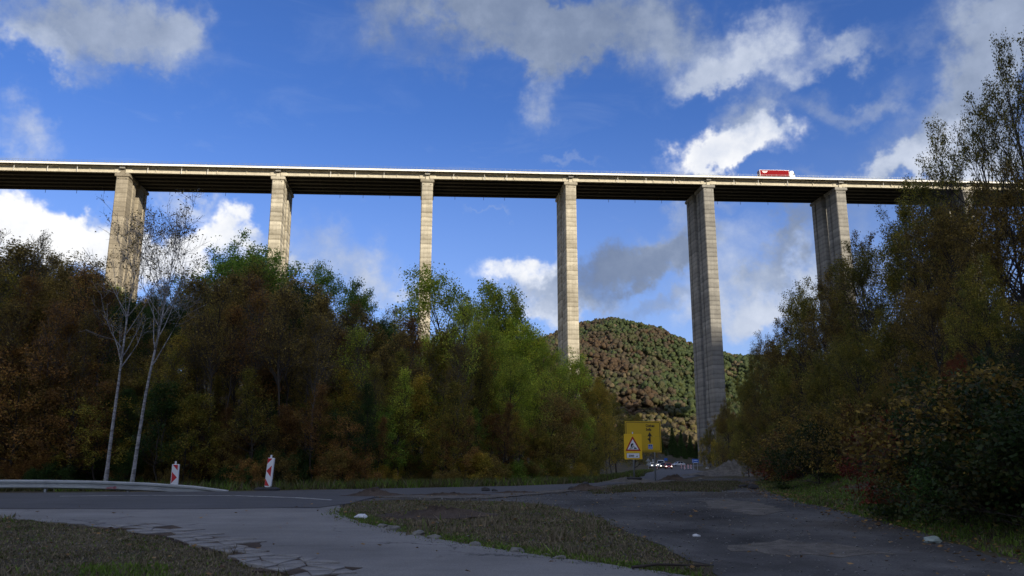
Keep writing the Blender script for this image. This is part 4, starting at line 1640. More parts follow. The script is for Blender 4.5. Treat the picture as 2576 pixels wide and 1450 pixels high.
pals = [hill_pal(i) for i in range(len(HP))]
uv = np.array([to_px(x, y, z + 5) for (x, y), z in zip(HP, hz)])
vis = (uv[:, 0] > 1380) & (uv[:, 0] < 1925) & (uv[:, 1] < 1150)
order = np.argsort(np.where(vis, HP[:, 1], 1e6))
solo = set(int(i) for i in order[:300])
WORD = {'tan': 'pale tan', 'yellow': 'yellow', 'olive': 'olive', 'rust': 'rust red', 'brown': 'brown', 'green': 'green', 'bright': 'bright green'}
for i in solo:
    x, y = HP[i]
    p = pals[i]
    root = empty('hill_tree', (x, y, hz[i] - .3), rh.uniform(0, 6.28), WORD[p] + ' tree in the sunlit wood on the hill behind the viaduct', 'tree', WORD[p] + ' trees on the hill behind the viaduct')
    s = rh.uniform(.8, 1.3)
    root.scale = (s, s, s * rh.uniform(.9, 1.25))
    w = link(bpy.data.objects.new('trunk', lump_w), root)
    c = link(bpy.data.objects.new('crown', LUMP[rh.randrange(6)][1]), root)
    set_mat(c, HILL[p])
pl = list(WORD)
vs, rs, mi, fs_all = [], [], [], []
nv = 0
rest = [i for i in range(len(HP)) if i not in solo]
for i in rest:
    v_, f_ = LOW[rh.randrange(16)]
    rng = np.random.default_rng(i)
    a = rh.uniform(0, 6.28)
    s = rh.uniform(.8, 1.35)
    R_ = np.array([[math.cos(a), -math.sin(a), 0], [math.sin(a), math.cos(a), 0], [0, 0, rh.uniform(.9, 1.25)]])
    fs_all.append(f_ + nv)
    nv += len(v_)
    vs.append((v_ * s) @ R_.T + np.array([HP[i][0], HP[i][1], hz[i] - .3]))
    rs.append(np.full(len(v_), rng.random()))
    mi.append(np.full(len(f_), pl.index(pals[i])))
vs = np.concatenate(vs)
me = np_mesh('hill_wood', vs, np.concatenate(fs_all), 3, True, np.concatenate(rs), np.concatenate(mi))
for p in pl:
    me.materials.append(HILL[p])
hw = link(bpy.data.objects.new('hill_wood', me))
tag(hw, 'autumn wood in green and rust covering the upper hill behind the viaduct', 'wood', None, 'stuff')


# ------------------------------------------------------------------ road signs
YEL = plain('sign_yellow', (.62, .40, .015), 0.45, 0, 0.05, 1.5)
YELB = plain('sign_yellow_bright', (.86, .52, .012), 0.4, 0, 0.04, 1.5)
BLK = plain('sign_black', (.015, .015, .017), 0.5)
WHT = plain('sign_white', (.74, .75, .76), 0.45, 0, 0.05, 2.0)
REDS = plain('sign_red', (.36, .012, .022), 0.4, 0, 0.06, 2.0)
REDB = plain('board_red', (.50, .012, .016), 0.4, 0, 0.10, 4.0)
BLUE = plain('sign_blue', (.015, .10, .40), 0.45, 0, 0.05, 2.0)
RUB = plain('black_rubber', (.022, .022, .024), 0.75, 0, 0.2, 8.0)
GREYB = plain('sign_back_grey', (.30, .32, .33), 0.5, 0.4, 0.08, 2.0)


def flat(poly, y, t=0.003):
    """thin raised plate: poly in x,z, front face at y, thickness t behind it"""
    return MB().prism(poly, y, y + t)


def rrect(x0, x1, z0, z1, r, n=4):
    out = []
    for cx_, cz_, a0 in ((x1 - r, z1 - r, 0), (x0 + r, z1 - r, 90), (x0 + r, z0 + r, 180), (x1 - r, z0 + r, 270)):
        for i in range(n + 1):
            a = math.radians(a0 + 90 * i / n)
            out.append((cx_ + r * math.cos(a), cz_ + r * math.sin(a)))
    return out


def frame_strip(x0, x1, z0, z1, w, r, y, t):
    o = rrect(x0, x1, z0, z1, r)
    i = rrect(x0 + w, x1 - w, z0 + w, z1 - w, max(r - w, .005))
    mb = MB()
    n = len(o)
    vs = [(a, y, b) for a, b in o] + [(a, y, b) for a, b in i] + [(a, y + t, b) for a, b in o] + [(a, y + t, b) for a, b in i]
    fs = []
    for k in range(n):
        q = (k + 1) % n
        fs += [(k, q, n + q, n + k), (2 * n + k, 3 * n + k, 3 * n + q, 2 * n + q), (k, 2 * n + k, 2 * n + q, q), (n + k, n + q, 3 * n + q, 3 * n + k)]
    return mb.add(vs, fs)


R90 = (math.radians(90), 0, 0)
# gravel mound the warning sign stands on
SY = 48.5


def heap(name, x, y, rx, ry, h, mat, seed, label=None, cat='heap', peaks=4, rough=.22, group=None):
    rng = np.random.default_rng(seed)
    n, m_ = 30, 14
    vs, fs = [], []
    pk = rng.uniform(-.45, .45, (peaks, 2))
    pk[0] = 0
    ph = rng.uniform(.4, 1, peaks)
    ph[0] = 1
    vs.append((0, 0, 0))
    for j in range(1, m_ + 1):
        for i in range(n):
            a = 2 * math.pi * i / n
            q = j / m_
            rr_ = q * (1 + .16 * math.sin(3 * a + seed) + .10 * math.sin(7 * a + seed * 2))
            vs.append((math.cos(a) * rr_, math.sin(a) * rr_, 0))
    V_ = np.array(vs)
    r_ = np.hypot(V_[:, 0], V_[:, 1])
    z = np.zeros(len(V_))
    for (a, b), w in zip(pk, ph):
        z = np.maximum(z, w * np.exp(-((V_[:, 0] - a) ** 2 + (V_[:, 1] - b) ** 2) / .16))
    z = z * np.clip(1.15 - r_, 0, 1) ** .7 * (1 + rng.normal(0, rough, len(V_))) + 0.02 * (1 - r_)
    X_ = V_[:, 0] * rx
    Y_ = V_[:, 1] * ry
    zg = Hf(X_ + x, Y_ + y) - H(x, y)
    Z_ = z * h + zg - np.where(r_ > .93, .12, 0)
    for i in range(n):
        fs.append((0, 1 + i, 1 + (i + 1) % n))
    for j in range(m_ - 1):
        for i in range(n):
            a = 1 + j * n + i
            b = 1 + j * n + (i + 1) % n
            fs.append((a, a + n, b + n, b))
    mb = MB()
    mb.add(list(zip(X_, Y_, Z_)), fs)
    o = mb.build(name, mat, None, True, loc=(x, y, H(x, y) + .03))
    return tag(o, label, cat, group)


wx, wy, _ = at(1595, 1204, SY)
heap('gravel_mound', wx - .3, wy + .2, 2.6, 1.7, .26, M_GRAVEL, 3, 'low pale gravel mound under the yellow warning sign', 'mound', 2, .12)
ws = empty('roadwork_sign', (wx, wy, H(wx, wy)), 0, 'bright yellow roadworks warning sign with red triangle and 5000 m plate', 'sign')
zt = at(1595, 1092, SY)[2] - H(wx, wy)
zb = at(1595, 1156, SY)[2] - H(wx, wy)
pw = .53
MB().tube([(0, .035, 0), (0, .035, zt + .12)], .035, 10).build('post', STEEL, ws, True)
MB().bbox(-.45, .45, -.25, .35, .16, .30, .05).build('foot', RUB, ws)
MB().prism(rrect(-pw, pw, zb, zt, .05), -.02, 0.0).build('plate', YELB, ws)
K = 2 * pw / 322.0


def wz(px, py):
    return ((px - 471) * K, zt - (py - 522) * K)


tri = flat([wz(331, 826), wz(338, 812), wz(456, 577), wz(465, 569), wz(476, 577), wz(603, 812), wz(611, 826)], -.026, .006).build('triangle', REDS, ws)
flat([wz(368, 800), wz(466, 616), wz(572, 800)], -.029, .003).build('white_field', WHT, tri)
mk = MB()
for poly in ([wz(445, 700), wz(455, 690), wz(472, 692), wz(480, 700), wz(476, 712), wz(462, 715)],
             [wz(428, 740), wz(432, 702), wz(446, 695), wz(470, 705), wz(462, 722), wz(455, 745), wz(442, 748)],
             [wz(428, 740), wz(445, 746), wz(440, 785), wz(426, 785)], [wz(446, 745), wz(462, 742), wz(466, 760), wz(458, 786), wz(450, 786), wz(454, 762)],
             [wz(462, 712), wz(470, 715), wz(505, 768), wz(498, 770)], [wz(468, 745), wz(472, 741), wz(512, 772), wz(506, 775)],
             [wz(478, 790), wz(495, 772), wz(515, 762), wz(530, 775), wz(540, 790)], [wz(396, 792), wz(412, 780), wz(430, 786), wz(450, 792)]):
    mk.prism(poly, -.032, -.029)
mk.build('worker_symbol', BLK, tri)
dp = flat([wz(350, 953), wz(350, 862), wz(584, 862), wz(584, 953)], -.026, .006).build('distance_plate', BLK, ws)
flat([wz(354, 949), wz(354, 866), wz(580, 866), wz(580, 949)], -.029, .003).build('white_field', WHT, dp)
tx = text_part('lettering', '5000', .165, BLK, dp, (wz(386, 0)[0], -.031, wz(0, 929)[1]), R90, .98, bold=.005)
tx = text_part('lettering', 'м', .12, BLK, dp, (wz(523, 0)[0], -.031, wz(0, 929)[1]), R90, 1.0, bold=.004)

# big yellow direction sign behind it
DYS = 50.0
dx0, _, dz1 = at(1571, 1060, DYS)
dx1, _, dz0 = at(1665, 1138, DYS)
dbx, dby = (dx0 + dx1) / 2, DYS
dgz = H(dbx, dby)
ds = empty('direction_sign', (dbx, dby, dgz), math.radians(4), 'large yellow direction sign to Sofia with black arrow, behind the warning sign', 'sign')
hw_ = (dx1 - dx0) / 2
z0_, z1_ = dz0 - dgz, dz1 - dgz
zm = z0_ + (z1_ - z0_) * .51
for nm, a, b in (('lower_panel', z0_, zm - .004), ('upper_panel', zm + .004, z1_)):
    MB().box(-hw_, hw_, -.02, .01, a, b).build(nm, YEL, ds)
frame_strip(-hw_ + .05, hw_ - .05, z0_ + .05, z1_ - .05, .03, .10, -.024, .004).build('border', BLK, ds)
for px in (-hw_ * .55, hw_ * .62):
    MB().tube([(px, .055, -.1), (px, .055, z1_ - .1)], .045, 10).build('post', STEEL, ds, True)
    MB().bbox(px - .16, px + .16, -.1, .2, -.02, .06, .03).build('foot', RUB, ds)
K2 = 2 * hw_ / 675.0


def dzz(px, py):
    return ((px - 639) * K2, z1_ - (py - 270) * K2)


text_part('lettering', 'София', .215, BLK, ds, (dzz(693, 0)[0], -.026, dzz(0, 376)[1]), R90, .82, bold=.007)
text_part('lettering', 'Sofia', .215, BLK, ds, (dzz(695, 0)[0], -.026, dzz(0, 444)[1]), R90, .82, bold=.007)
ar = MB()
ar.prism([dzz(752, 668), dzz(778, 668), dzz(778, 544), dzz(810, 552), dzz(763, 470), dzz(717, 552), dzz(752, 544)], -.026, -.022)
ar.prism([dzz(753, 636), dzz(742, 628), dzz(733, 612), dzz(718, 604), dzz(722, 588), dzz(746, 584), dzz(753, 592)], -.026, -.0225)
ar.build('arrow', BLK, ds)
rp = flat([dzz(726, 696), dzz(812, 696), dzz(812, 782), dzz(726, 782)], -.026, .004).build('route_plaque', WHT, ds)
flat([dzz(730, 700), dzz(808, 700), dzz(808, 735), dzz(730, 735)], -.028, .002).build('blue_field', BLUE, rp)
flat([dzz(730, 739), dzz(808, 739), dzz(808, 778), dzz(730, 778)], -.028, .002).build('blue_field', BLUE, rp)
text_part('lettering', '1', .13, WHT, rp, (dzz(769, 0)[0], -.030, dzz(0, 732)[1]), R90, .9, 'CENTER')
text_part('lettering', 'E79', .135, WHT, rp, (dzz(769, 0)[0], -.030, dzz(0, 775)[1]), R90, .85, 'CENTER')


# ------------------------------------------------------------------ marker boards by the junction
def marker(x, y, flip, lean, base, label, hgt=1.0):
    z = H(x, y) + .036
    r = empty('marker_board', (x, y, z), math.radians(-10 if not flip else 8), label, 'marker')
    b0 = .16 if base else 0.02
    w = .112
    p = bpy.data.objects.new('panel', None)
    link(p, r)
    p.rotation_euler = (0, math.radians(lean), 0)
    p.location = (0, 0, b0)
    MB().bbox(-w, w + .045, -.04, .04, .0, hgt, .012).build('board', WHT, p)
    MB().box(-.025, .035, -.02, .02, hgt, hgt + .11).build('pin', WHT, p)
    s = -1 if flip else 1
    for poly in ([(-w + .01, hgt - .02), (w - .03, hgt - .02), (-w + .01, hgt - .23)],
                 [(w - .02, hgt - .28), (-w + .01, hgt - .49), (w - .02, hgt - .70)],
                 [(-w + .01, hgt - .78), (w - .03, .02), (-w + .01, .02)]):
        pp = [(x_ * s, z_) for x_, z_ in poly]
        flat(pp, -.0435, .005).build('red_arrow', REDB, p)
    if base:
        MB().loft([[(a * .46, b * .24, c) for a, b in ((-1, -.6), (-.7, -1), (.7, -1), (1, -.6), (1, .6), (.7, 1), (-.7, 1), (-1, .6))] for c in (0, .06)] +
                  [[(a * .34, b * .18, .13) for a, b in ((-1, -.6), (-.7, -1), (.7, -1), (1, -.6), (1, .6), (.7, 1), (-.7, 1), (-1, .6))]]).build('foot', RUB, r)
        MB().prism([(-.11, .17), (.14, .17), (.06, .08), (-.03, .08)], -.035, .035).build('stem', WHT, r)
    return r


mx, my = gp(672, 1237)
marker(mx, my, False, 4, True, 'red and white arrow marker board leaning on a black rubber foot', .98 * my / 29.0)
mx, my = gp(427, 1238)
marker(mx, my + .3, True, 0, False, 'upright red and white arrow marker board in front of the guard rail', .9 * my / 29.0)

# ------------------------------------------------------------------ guard rail
RAILM = plain('guard_rail_zinc', (.36, .38, .38), 0.5, 0.55, 0.16, 2.5)
PINK = plain('pink_spray_paint', (.42, .17, .19), 0.7, 0, 0.4, 9.0)
gr = empty('guard_rail', (-17, 30.6, H(-17, 30.6)), 0, 'grey steel guard rail along the road edge, dipping into the ground', 'guard rail')
path = [(-46, 30.2, .46), (-40, 30.2, .46), (-34, 30.2, .46), (-28, 30.2, .46), (-22, 30.25, .46), (-18.5, 30.3, .455), (-17.2, 30.3, .45), (-15.5, 30.45, .42), (-13.6, 30.75, .34), (-12, 31.1, .22), (-10.8, 31.4, .05)]
wprof = [(0, .155), (-.03, .15), (-.075, .115), (-.075, .06), (-.02, .015), (-.02, -.015), (-.075, -.06), (-.075, -.115), (-.03, -.15), (0, -.155), (.012, -.15), (-.06, -.10), (-.06, -.07), (-.005, -.015), (-.005, .015), (-.06, .07), (-.06, .10), (.012, .15)]
gl = Vector((-17, 30.6, H(-17, 30.6)))
zr = .65
for i in range(len(path) - 1):
    mb = MB()
    rings = []
    for (x, y, t) in (path[i], path[i + 1]):
        rings.append([(x - gl.x, y + a - gl.y - (.01 if i % 2 else 0), zr + t - .155 + b - gl.z) for a, b in wprof])
    mb.loft(rings)
    mb.build('rail_section', RAILM, gr)
for (x, t) in [(-45, .46), (-41, .46), (-37, .46), (-33, .46), (-29, .46), (-25, .46), (-21, .46), (-19, .46), (-17.2, .45), (-14.3, .39), (-12.4, .3)]:
    y = np.interp(x, [p[0] for p in path], [p[1] for p in path])
    mb = MB()
    for (a, b, c, d) in ((-.05, .05, .0, .012), (-.05, -.038, .0, .07), (.038, .05, .0, .07)):
        mb.box(a, b, c, d, -1.0, t - .10)
    mb.build('post', RAILM, gr, loc=(x - gl.x, y + .02 - gl.y, zr - gl.z))
pmk = MB()
rp_ = random.Random(3)
for i in range(6):
    x = -15.05 + i * .075 + rp_.uniform(-.02, .02)
    pmk.box(x - .03, x + .05, -.004, 0, -.05 + rp_.uniform(-.02, .02), .02 + rp_.uniform(-.02, .03))
pmk.build('paint_mark', PINK, gr, loc=(-gl.x, 30.53 - .083 - gl.y, zr + .40 - .155 - .075 - gl.z))

# ------------------------------------------------------------------ vehicles
GLASS = plain('car_glass', (.02, .025, .03), 0.08, 0, 0.02)
TYRE = plain('tyre', (.02, .02, .02), 0.85)
RIM = plain('rim', (.35, .35, .36), 0.35, 0.8)
LAMP = plain('headlight_lit', (1.0, .93, .80), 0.2, 0, 0.0, 1.0, 5.0)
LAMPOFF = plain('headlight_off', (.6, .62, .64), 0.15)
TRIMB = plain('black_trim', (.02, .02, .022), 0.5)


def paint(name, col):
    m = plain(name, col, 0.28, 0.0, 0.04, 1.0)
    m.node_tree.nodes['Principled BSDF'].inputs['Coat Weight'].default_value = 0.6
    return m


def wheel(parent, x, y, r, w):
    n = 16
    mb = MB()
    prof = [(-w / 2, r * .62), (-w / 2, r * .93), (-w * .38, r), (w * .38, r), (w / 2, r * .93), (w / 2, r * .62)]
    mb.loft([[(math.cos(2 * math.pi * i / n) * rr_, yy, math.sin(2 * math.pi * i / n) * rr_) for i in range(n)] for yy, rr_ in prof])
    o = mb.build('wheel', TYRE, parent, True, loc=(x, y, r))
    mb = MB()
    mb.loft([[(math.cos(2 * math.pi * i / n) * r * .6, yy, math.sin(2 * math.pi * i / n) * r * .6) for i in range(n)] for yy in (-w / 2 - .012, w / 2 + .012)])
    mb.build('rim', RIM, o)


def car(x, y, z, heading, colour, label, L=4.3, Wd=1.78, roof=1.45, van=False, lit=True):
    """forward is local +x"""
    r = empty('van' if van else 'car', (x, y, z), heading, label, 'van' if van else 'car')
    hw = Wd / 2
    if van:
        st = [(-2.4, .80, .45, 1.10), (-2.35, .92, .32, 1.20), (-1.5, .97, .26, 1.22), (0, 1, .26, 1.22), (1.3, 1, .26, 1.20), (1.75, .97, .28, 1.12), (2.25, .90, .30, .92), (2.45, .74, .42, .70)]
        cab = [(-2.34, 1.16, .93), (-2.28, roof - .12, .84), (-2.1, roof, .80), (.75, roof, .80), (1.0, roof - .10, .82), (1.72, 1.10, .92)]
        Lf, Lr = 1.55, -1.45
    else:
        st = [(-2.15, .70, .50, .72), (-2.08, .88, .30, .88), (-1.6, .97, .24, .95), (-.6, 1, .22, .92), (.4, 1, .22, .90), (.9, .99, .22, .88), (1.5, .96, .24, .80), (1.98, .88, .28, .68), (2.15, .70, .36, .55)]
        cab = [(-1.75, .92, .86), (-1.2, roof - .08, .70), (-.9, roof, .66), (.05, roof, .66), (.25, roof - .06, .68), (.98, .87, .84)]
        Lf, Lr = 1.30, -1.28
    k = L / 4.3 if not van else L / 4.9
    rings = []
    for sx_, wf, zb, ztop in st:
        w = hw * wf
        zmid = zb + (ztop - zb) * .55
        rings.append([(sx_ * k, a * w, b) for a, b in ((-.86, zb), (.86, zb), (1, zb + .10), (1.02, zmid), (.95, ztop - .03), (.86, ztop), (-.86, ztop), (-.95, ztop - .03), (-1.02, zmid), (-1, zb + .10))])
    body = MB().loft(rings).build('body', colour, r, True)
    rings = []
    for sx_, zz, wf in cab:
        w = hw * wf
        rings.append([(sx_ * k, -w, zz), (sx_ * k, w, zz), (sx_ * k, w * 1.08, .80 if not van else 1.0), (sx_ * k, -w * 1.08, .80 if not van else 1.0)])
    MB().loft(rings).build('windows', GLASS, r)
    rf0, rf1 = (cab[1][0] * k, cab[4][0] * k)
    MB().loft([[(sx_ * k, -hw * wf - .01, zz - .03), (sx_ * k, hw * wf + .01, zz - .03), (sx_ * k, hw * wf * .9, zz + .02), (sx_ * k, -hw * wf * .9, zz + .02)] for sx_, zz, wf in cab[1:5]]).build('roof', colour, r, True)
    pil = MB()
    for s in (-1, 1):
        for (a, b) in ((cab[4], cab[5]), (cab[1], cab[0])):
            pil.tube([(a[0] * k, s * hw * a[2], a[1]), (b[0] * k, s * hw * b[2], b[1])], .045, 5)
        if van:
            pil.box(-2.2 * k, .2 * k, s * hw * .86 - .03, s * hw * .86 + .03, 1.1, roof - .1)
        else:
            pil.box(-.45 * k, -.35 * k, s * hw * .76 - .06, s * hw * .76 + .06, .9, roof - .06)
    pil.build('pillars', colour, r)
    zl = .88 if van else .66
    xf = (2.30 if van else 2.02) * k
    for s in (-1, 1):
        MB().loft([[(xf + dx, s * hw * .70 + a, zl + b) for a, b in ((-.12, -.06), (.11, -.05), (.12, .04), (-.09, .06))] for dx in (-.15, .06)]).build('headlight', LAMP if lit else LAMPOFF, r)
        MB().bbox((.75 if not van else 1.55) * k - .08, (.75 if not van else 1.55) * k + .08, s * (hw + .11) - .09, s * (hw + .11) + .09, zl + .28, zl + .44, .02).build('mirror', colour, r)
        for xx in (Lf, Lr):
            wheel(r, xx * k, s * (hw - .12), .32, .22)
    MB().box(xf - .02, xf + .10, -hw * .45, hw * .45, zl - .18, zl - .04).build('grille', TRIMB, r)
    MB().box(xf + .09, xf + .13, -.26, .26, zl - .30, zl - .19).build('number_plate', WHT, r)
    return r


def far_road(u, v_ref, Y):
    x = (u - CX) / FPX * Y / 1.0 * (1 / (math.cos(PITCH) - (CY - v_ref) / FPX * math.sin(PITCH)))
    return x, Y, H(x, Y) + .04


def head(dx_, dy_):
    return math.atan2(dy_, dx_)


HD = head(-13, -58)
car(*far_road(1681.5, 1175, 200), HD + .10, paint('paint_red', (.38, .012, .010)), 'small red car with headlights on, foremost in the oncoming queue', 4.0, 1.74, 1.46)
car(*far_road(1670, 1173, 210), HD, paint('paint_bronze', (.14, .085, .04)), 'dark bronze car with one bright headlight half hidden behind the red car', 4.4, 1.8, 1.5)
car(*far_road(1663, 1170, 222), HD, paint('paint_van_white', (.62, .63, .64)), 'white van with headlights on behind the red car', 5.0, 1.95, 2.05, True)
car(*far_road(1642, 1170, 226), HD + .25, paint('paint_white', (.66, .68, .70)), 'white car with headlights on behind the post of the direction sign', 4.3, 1.8, 1.5)
car(*far_road(1706, 1168, 262), math.radians(200), paint('paint_silver', (.55, .58, .62)), 'silver saloon car crossing at the far bend right of the red car', 4.5, 1.8, 1.42, False, False)

# lorry on the viaduct
RTARP = plain('red_tarpaulin', (.22, .010, .014), 0.8, 0, 0.08, 0.8)
RTARP.node_tree.nodes['Principled BSDF'].inputs['Specular IOR Level'].default_value = 0.05
CABW = paint('cab_white', (.80, .80, .80))
tx_, ty_ = 60.0 * 2.0, 0.0
# place by bearing along the deck axis
best = None
for sx_ in np.arange(100, 190, .25):
    w_ = ORG + EX * sx_ + EY_ * 1.2
    u_, v_ = to_px(w_.x, w_.y, vg(sx_) + DECK_Z + 2)
    if best is None or abs(u_ - 1955) < best[0]:
        best = (abs(u_ - 1955), sx_)
sx_ = best[1]
w_ = ORG + EX * sx_ + EY_ * 1.45
lor = empty('lorry', (w_.x, w_.y, vg(sx_) + DECK_Z + .01), TH, 'articulated lorry with red curtain trailer and white cab driving on the viaduct', 'lorry')
lor.rotation_euler = (0, -math.atan(G), TH)
tr = MB().bbox(-8.2, 5.1, -1.27, 1.27, 1.25, 3.98, .04).build('trailer', RTARP, lor)
MB().box(-8.24, 5.14, -1.29, 1.29, 3.95, 4.03).build('roof_frame', CABW, tr)
MB().box(-8.28, -8.20, -1.29, 1.29, 1.2, 4.0).build('rear_doors', plain('trailer_door_grey', (.22, .12, .12), .6), tr)
MB().box(-8.22, -8.1, -1.288, -1.265, 1.25, 3.94).build('corner_post', CABW, tr)
MB().box(5.06, 5.15, -1.30, 1.30, 1.25, 3.94).build('front_wall', CABW, tr)
for i, (z_, a, b) in enumerate([(3.38, -7.2, -4.6), (3.12, -7.1, -4.75), (2.86, -6.95, -4.9), (2.62, -6.7, -5.2)]):
    lm = MB()
    n = 9 - i
    for j in range(n):
        x_ = a + (b - a) * j / n
        lm.prism([(x_, z_), (x_ + (b - a) / n * .72, z_), (x_ + (b - a) / n * .80, z_ + .19), (x_ + .04, z_ + .19)], -1.284, -1.268)
    lm.build('lettering_mark', WHT, tr)
MB().box(-8.1, 6.9, -.5, .5, .75, 1.15).build('chassis', TRIMB, lor)
cabm = MB()
cabm.loft([[(x_, s_ * a, z_) for s_, a in ((-1, w1_), (1, w1_))] + [(x2_, w1_ * .96, z2_), (x2_, -w1_ * .96, z2_)] for x_, w1_, z_, x2_, z2_ in
           ((5.6, 1.2, .55, 5.6, 3.5), (5.75, 1.24, .45, 5.75, 3.72), (6.9, 1.25, .45, 6.6, 3.78), (7.6, 1.24, .45, 7.15, 3.35), (7.95, 1.2, .45, 7.55, 2.3), (8.0, 1.12, .6, 7.7, 1.9))])
cb_ = cabm.build('cab', CABW, lor)
MB().box(6.55, 7.25, -1.262, -1.235, 2.0, 2.75).build('side_window', GLASS, cb_)
MB().loft([[(7.62, -1.0, 2.15), (7.62, 1.0, 2.15), (7.28, .95, 3.15), (7.28, -.95, 3.15)], [(7.66, -1.0, 2.15), (7.66, 1.0, 2.15), (7.32, .95, 3.15), (7.32, -.95, 3.15)]]).build('windscreen', GLASS, cb_)
MB().box(7.3, 7.5, -1.48, -1.28, 2.0, 2.7).build('mirror', TRIMB, cb_)
for x_ in (-6.2, -4.9, -3.6, 4.2, 6.9):
    for s_ in (-1, 1):
        wheel(lor, x_, s_ * 1.05, .5, .32)


# ------------------------------------------------------------------ distant road furniture
def post_sign(name, u, vtop, vbot, Y, halfw, mat, label, tri=False, arrow=False):
    x, y, z1 = at(u, vtop, Y)
    z0 = at(u, vbot, Y)[2]
    g = H(x, y)
    r = empty(name, (x, y, g), 0, label, 'sign')
    for px in ((-halfw * .6, halfw * .6) if halfw > .6 else (0,)):
        MB().tube([(px, .05, -.2), (px, .05, z1 - g)], .04, 6).build('post', STEEL, r)
    if tri:
        zm_ = (z0 + z1) / 2 - g
        for (a, b) in ((zm_ + .04, z1 - g), (z0 - g, zm_ - .04)):
            flat([(-halfw, a), (halfw, a), (0, b)], -.01, .015).build('triangle_panel', mat, r)
    else:
        MB().prism(rrect(-halfw, halfw, z0 - g, z1 - g, .06), -.01, .02).build('panel', mat, r)
        if arrow:
            for i in range(2):
                flat([(-halfw * .55, z1 - g - .35 - i * .45), (halfw * .7, z1 - g - .35 - i * .45), (halfw * .7, z1 - g - .25 - i * .45), (-halfw * .55, z1 - g - .25 - i * .45)], -.014, .003).build('text_line', WHT, r)
            flat([(-halfw * .85, z0 - g + .12), (-halfw * .75, z0 - g + .12), (-halfw * .75, z1 - g - .25), (-halfw * .8, z1 - g - .12), (-halfw * .85, z1 - g - .25)], -.014, .003).build('arrow', WHT, r)
    return r


post_sign('triangle_sign', 1630.5, 1153, 1171, 185, .58, GREYB, 'pair of grey triangular sign backs on one post left of the far cars', True)
post_sign('square_sign', 1643.5, 1156, 1163, 240, .35, GREYB, 'small grey square sign back behind the direction sign post')
post_sign('blue_sign', 1675, 1153, 1159.5, 250, .5, BLUE, 'small blue road sign above the white van')
post_sign('blue_panel_sign', 1749, 1155, 1165, 180, .72, BLUE, 'blue direction panel at the right side of the far road', False, True)
for i, (u, Y) in enumerate([(1722, 190), (1714, 205), (1738, 196), (1731, 200), (1653, 205)]):
    x, y, z = far_road(u, 1170, Y)
    r = empty('barrier_board', (x, y, z - .03), 0, ['nearest red and white barrier board beside the far road', 'red and white barrier board in front of the silver car', 'rightmost red and white barrier board by the far road',
                                                   'red and white barrier board between its neighbours at the far bend', 'red and white barrier board left of the white van'][i], 'marker')
    MB().bbox(-.15, .15, -.03, .03, .12, 1.15, .01).build('board', WHT, r)
    for j in range(3):
        flat([(-.15, .22 + j * .33), (.15, .36 + j * .33), (.15, .52 + j * .33), (-.15, .38 + j * .33)], -.034, .004).build('red_stripe', REDB, r)
    MB().bbox(-.35, .35, -.2, .2, 0, .12, .03).build('foot', RUB, r)
bx, by = gp(1779, 1180)
o = MB().bbox(-.3, .3, -.25, .25, -.1, .45, .03).build('concrete_block', plain('block_concrete', (.42, .41, .39), .9, 0, .2, 4), None, loc=(bx, by, H(bx, by)), rot=(0, 0, .3))
tag(o, 'pale concrete block on the grass bank at the right side of the far road', 'block')

# ------------------------------------------------------------------ heaps, stones and litter
hx, hy = gp(1855, 1198)
heap('gravel_heap', hx, hy + 1, 6.0, 3.0, 1.35, M_GRAVEL, 5, 'large gravel heap at the end of the dirt lot below the right wood', 'heap', 3, .08)
hx, hy = gp(935, 1250)
heap('earth_heap', hx, hy, 1.4, .8, .20, M_HEAP, 6, 'small dark earth heap at the tip of the road junction', 'heap', 4)
hx, hy = gp(1100, 1299)
heap('earth_heap', hx, hy, 1.5, .9, .13, M_HEAP, 8, 'brown dug earth patch in the middle of the grass island', 'heap', 6, .35)
hx, hy = gp(1130, 1249)
heap('earth_heap', hx, hy, 2.2, .5, .06, M_HEAP, 9, 'low strip of broken black soil beside the road', 'heap', 7, .4)
hx, hy = gp(1470, 1236)
heap('earth_heap', hx, hy, 1.2, .6, .22, M_HEAP, 10, 'dark soil clod heap on the lot left of the signs', 'heap', 4)
hx, hy = gp(1700, 1210)
heap('earth_heap', hx, hy, 1.3, .8, .34, M_HEAP, 11, 'brown earth hump at the road edge right of the signs', 'heap', 3)
hx, hy = gp(1290, 1243)
heap('earth_heap', hx, hy, 1.6, .35, .05, M_HEAP, 15, 'thin line of dark soil crumbs at the edge of the road', 'heap', 7, .4)


def rock(name, x, y, s, mat, seed, label, cat='stone', flatz=.6, group=None):
    rng = np.random.default_rng(seed)
    bm = bmesh.new()
    bmesh.ops.create_icosphere(bm, subdivisions=2, radius=1)
    for v in bm.verts:
        n = v.co.normalized()
        k = 1 + .22 * math.sin(n.x * 3.1 + seed) * math.cos(n.y * 2.7 - seed) + .10 * math.sin(n.z * 6 + seed * 1.7 + n.x * 5) + rng.normal(0, .03)
        v.co = Vector((n.x * k * s * rng.uniform(1.0, 1.02) * 1.25, n.y * k * s, n.z * k * s * flatz))
    me_ = bpy.data.meshes.new(name)
    bm.to_mesh(me_)
    bm.free()
    me_.materials.append(mat)
    o_ = bpy.data.objects.new(name, me_)
    o_.location = (x, y, H(x, y) + s * flatz * (.15 if name == 'edge_stone' else .45) + .01)
    o_.rotation_euler = (0, 0, seed * 1.3)
    link(o_)
    return tag(o_, label, cat, group)


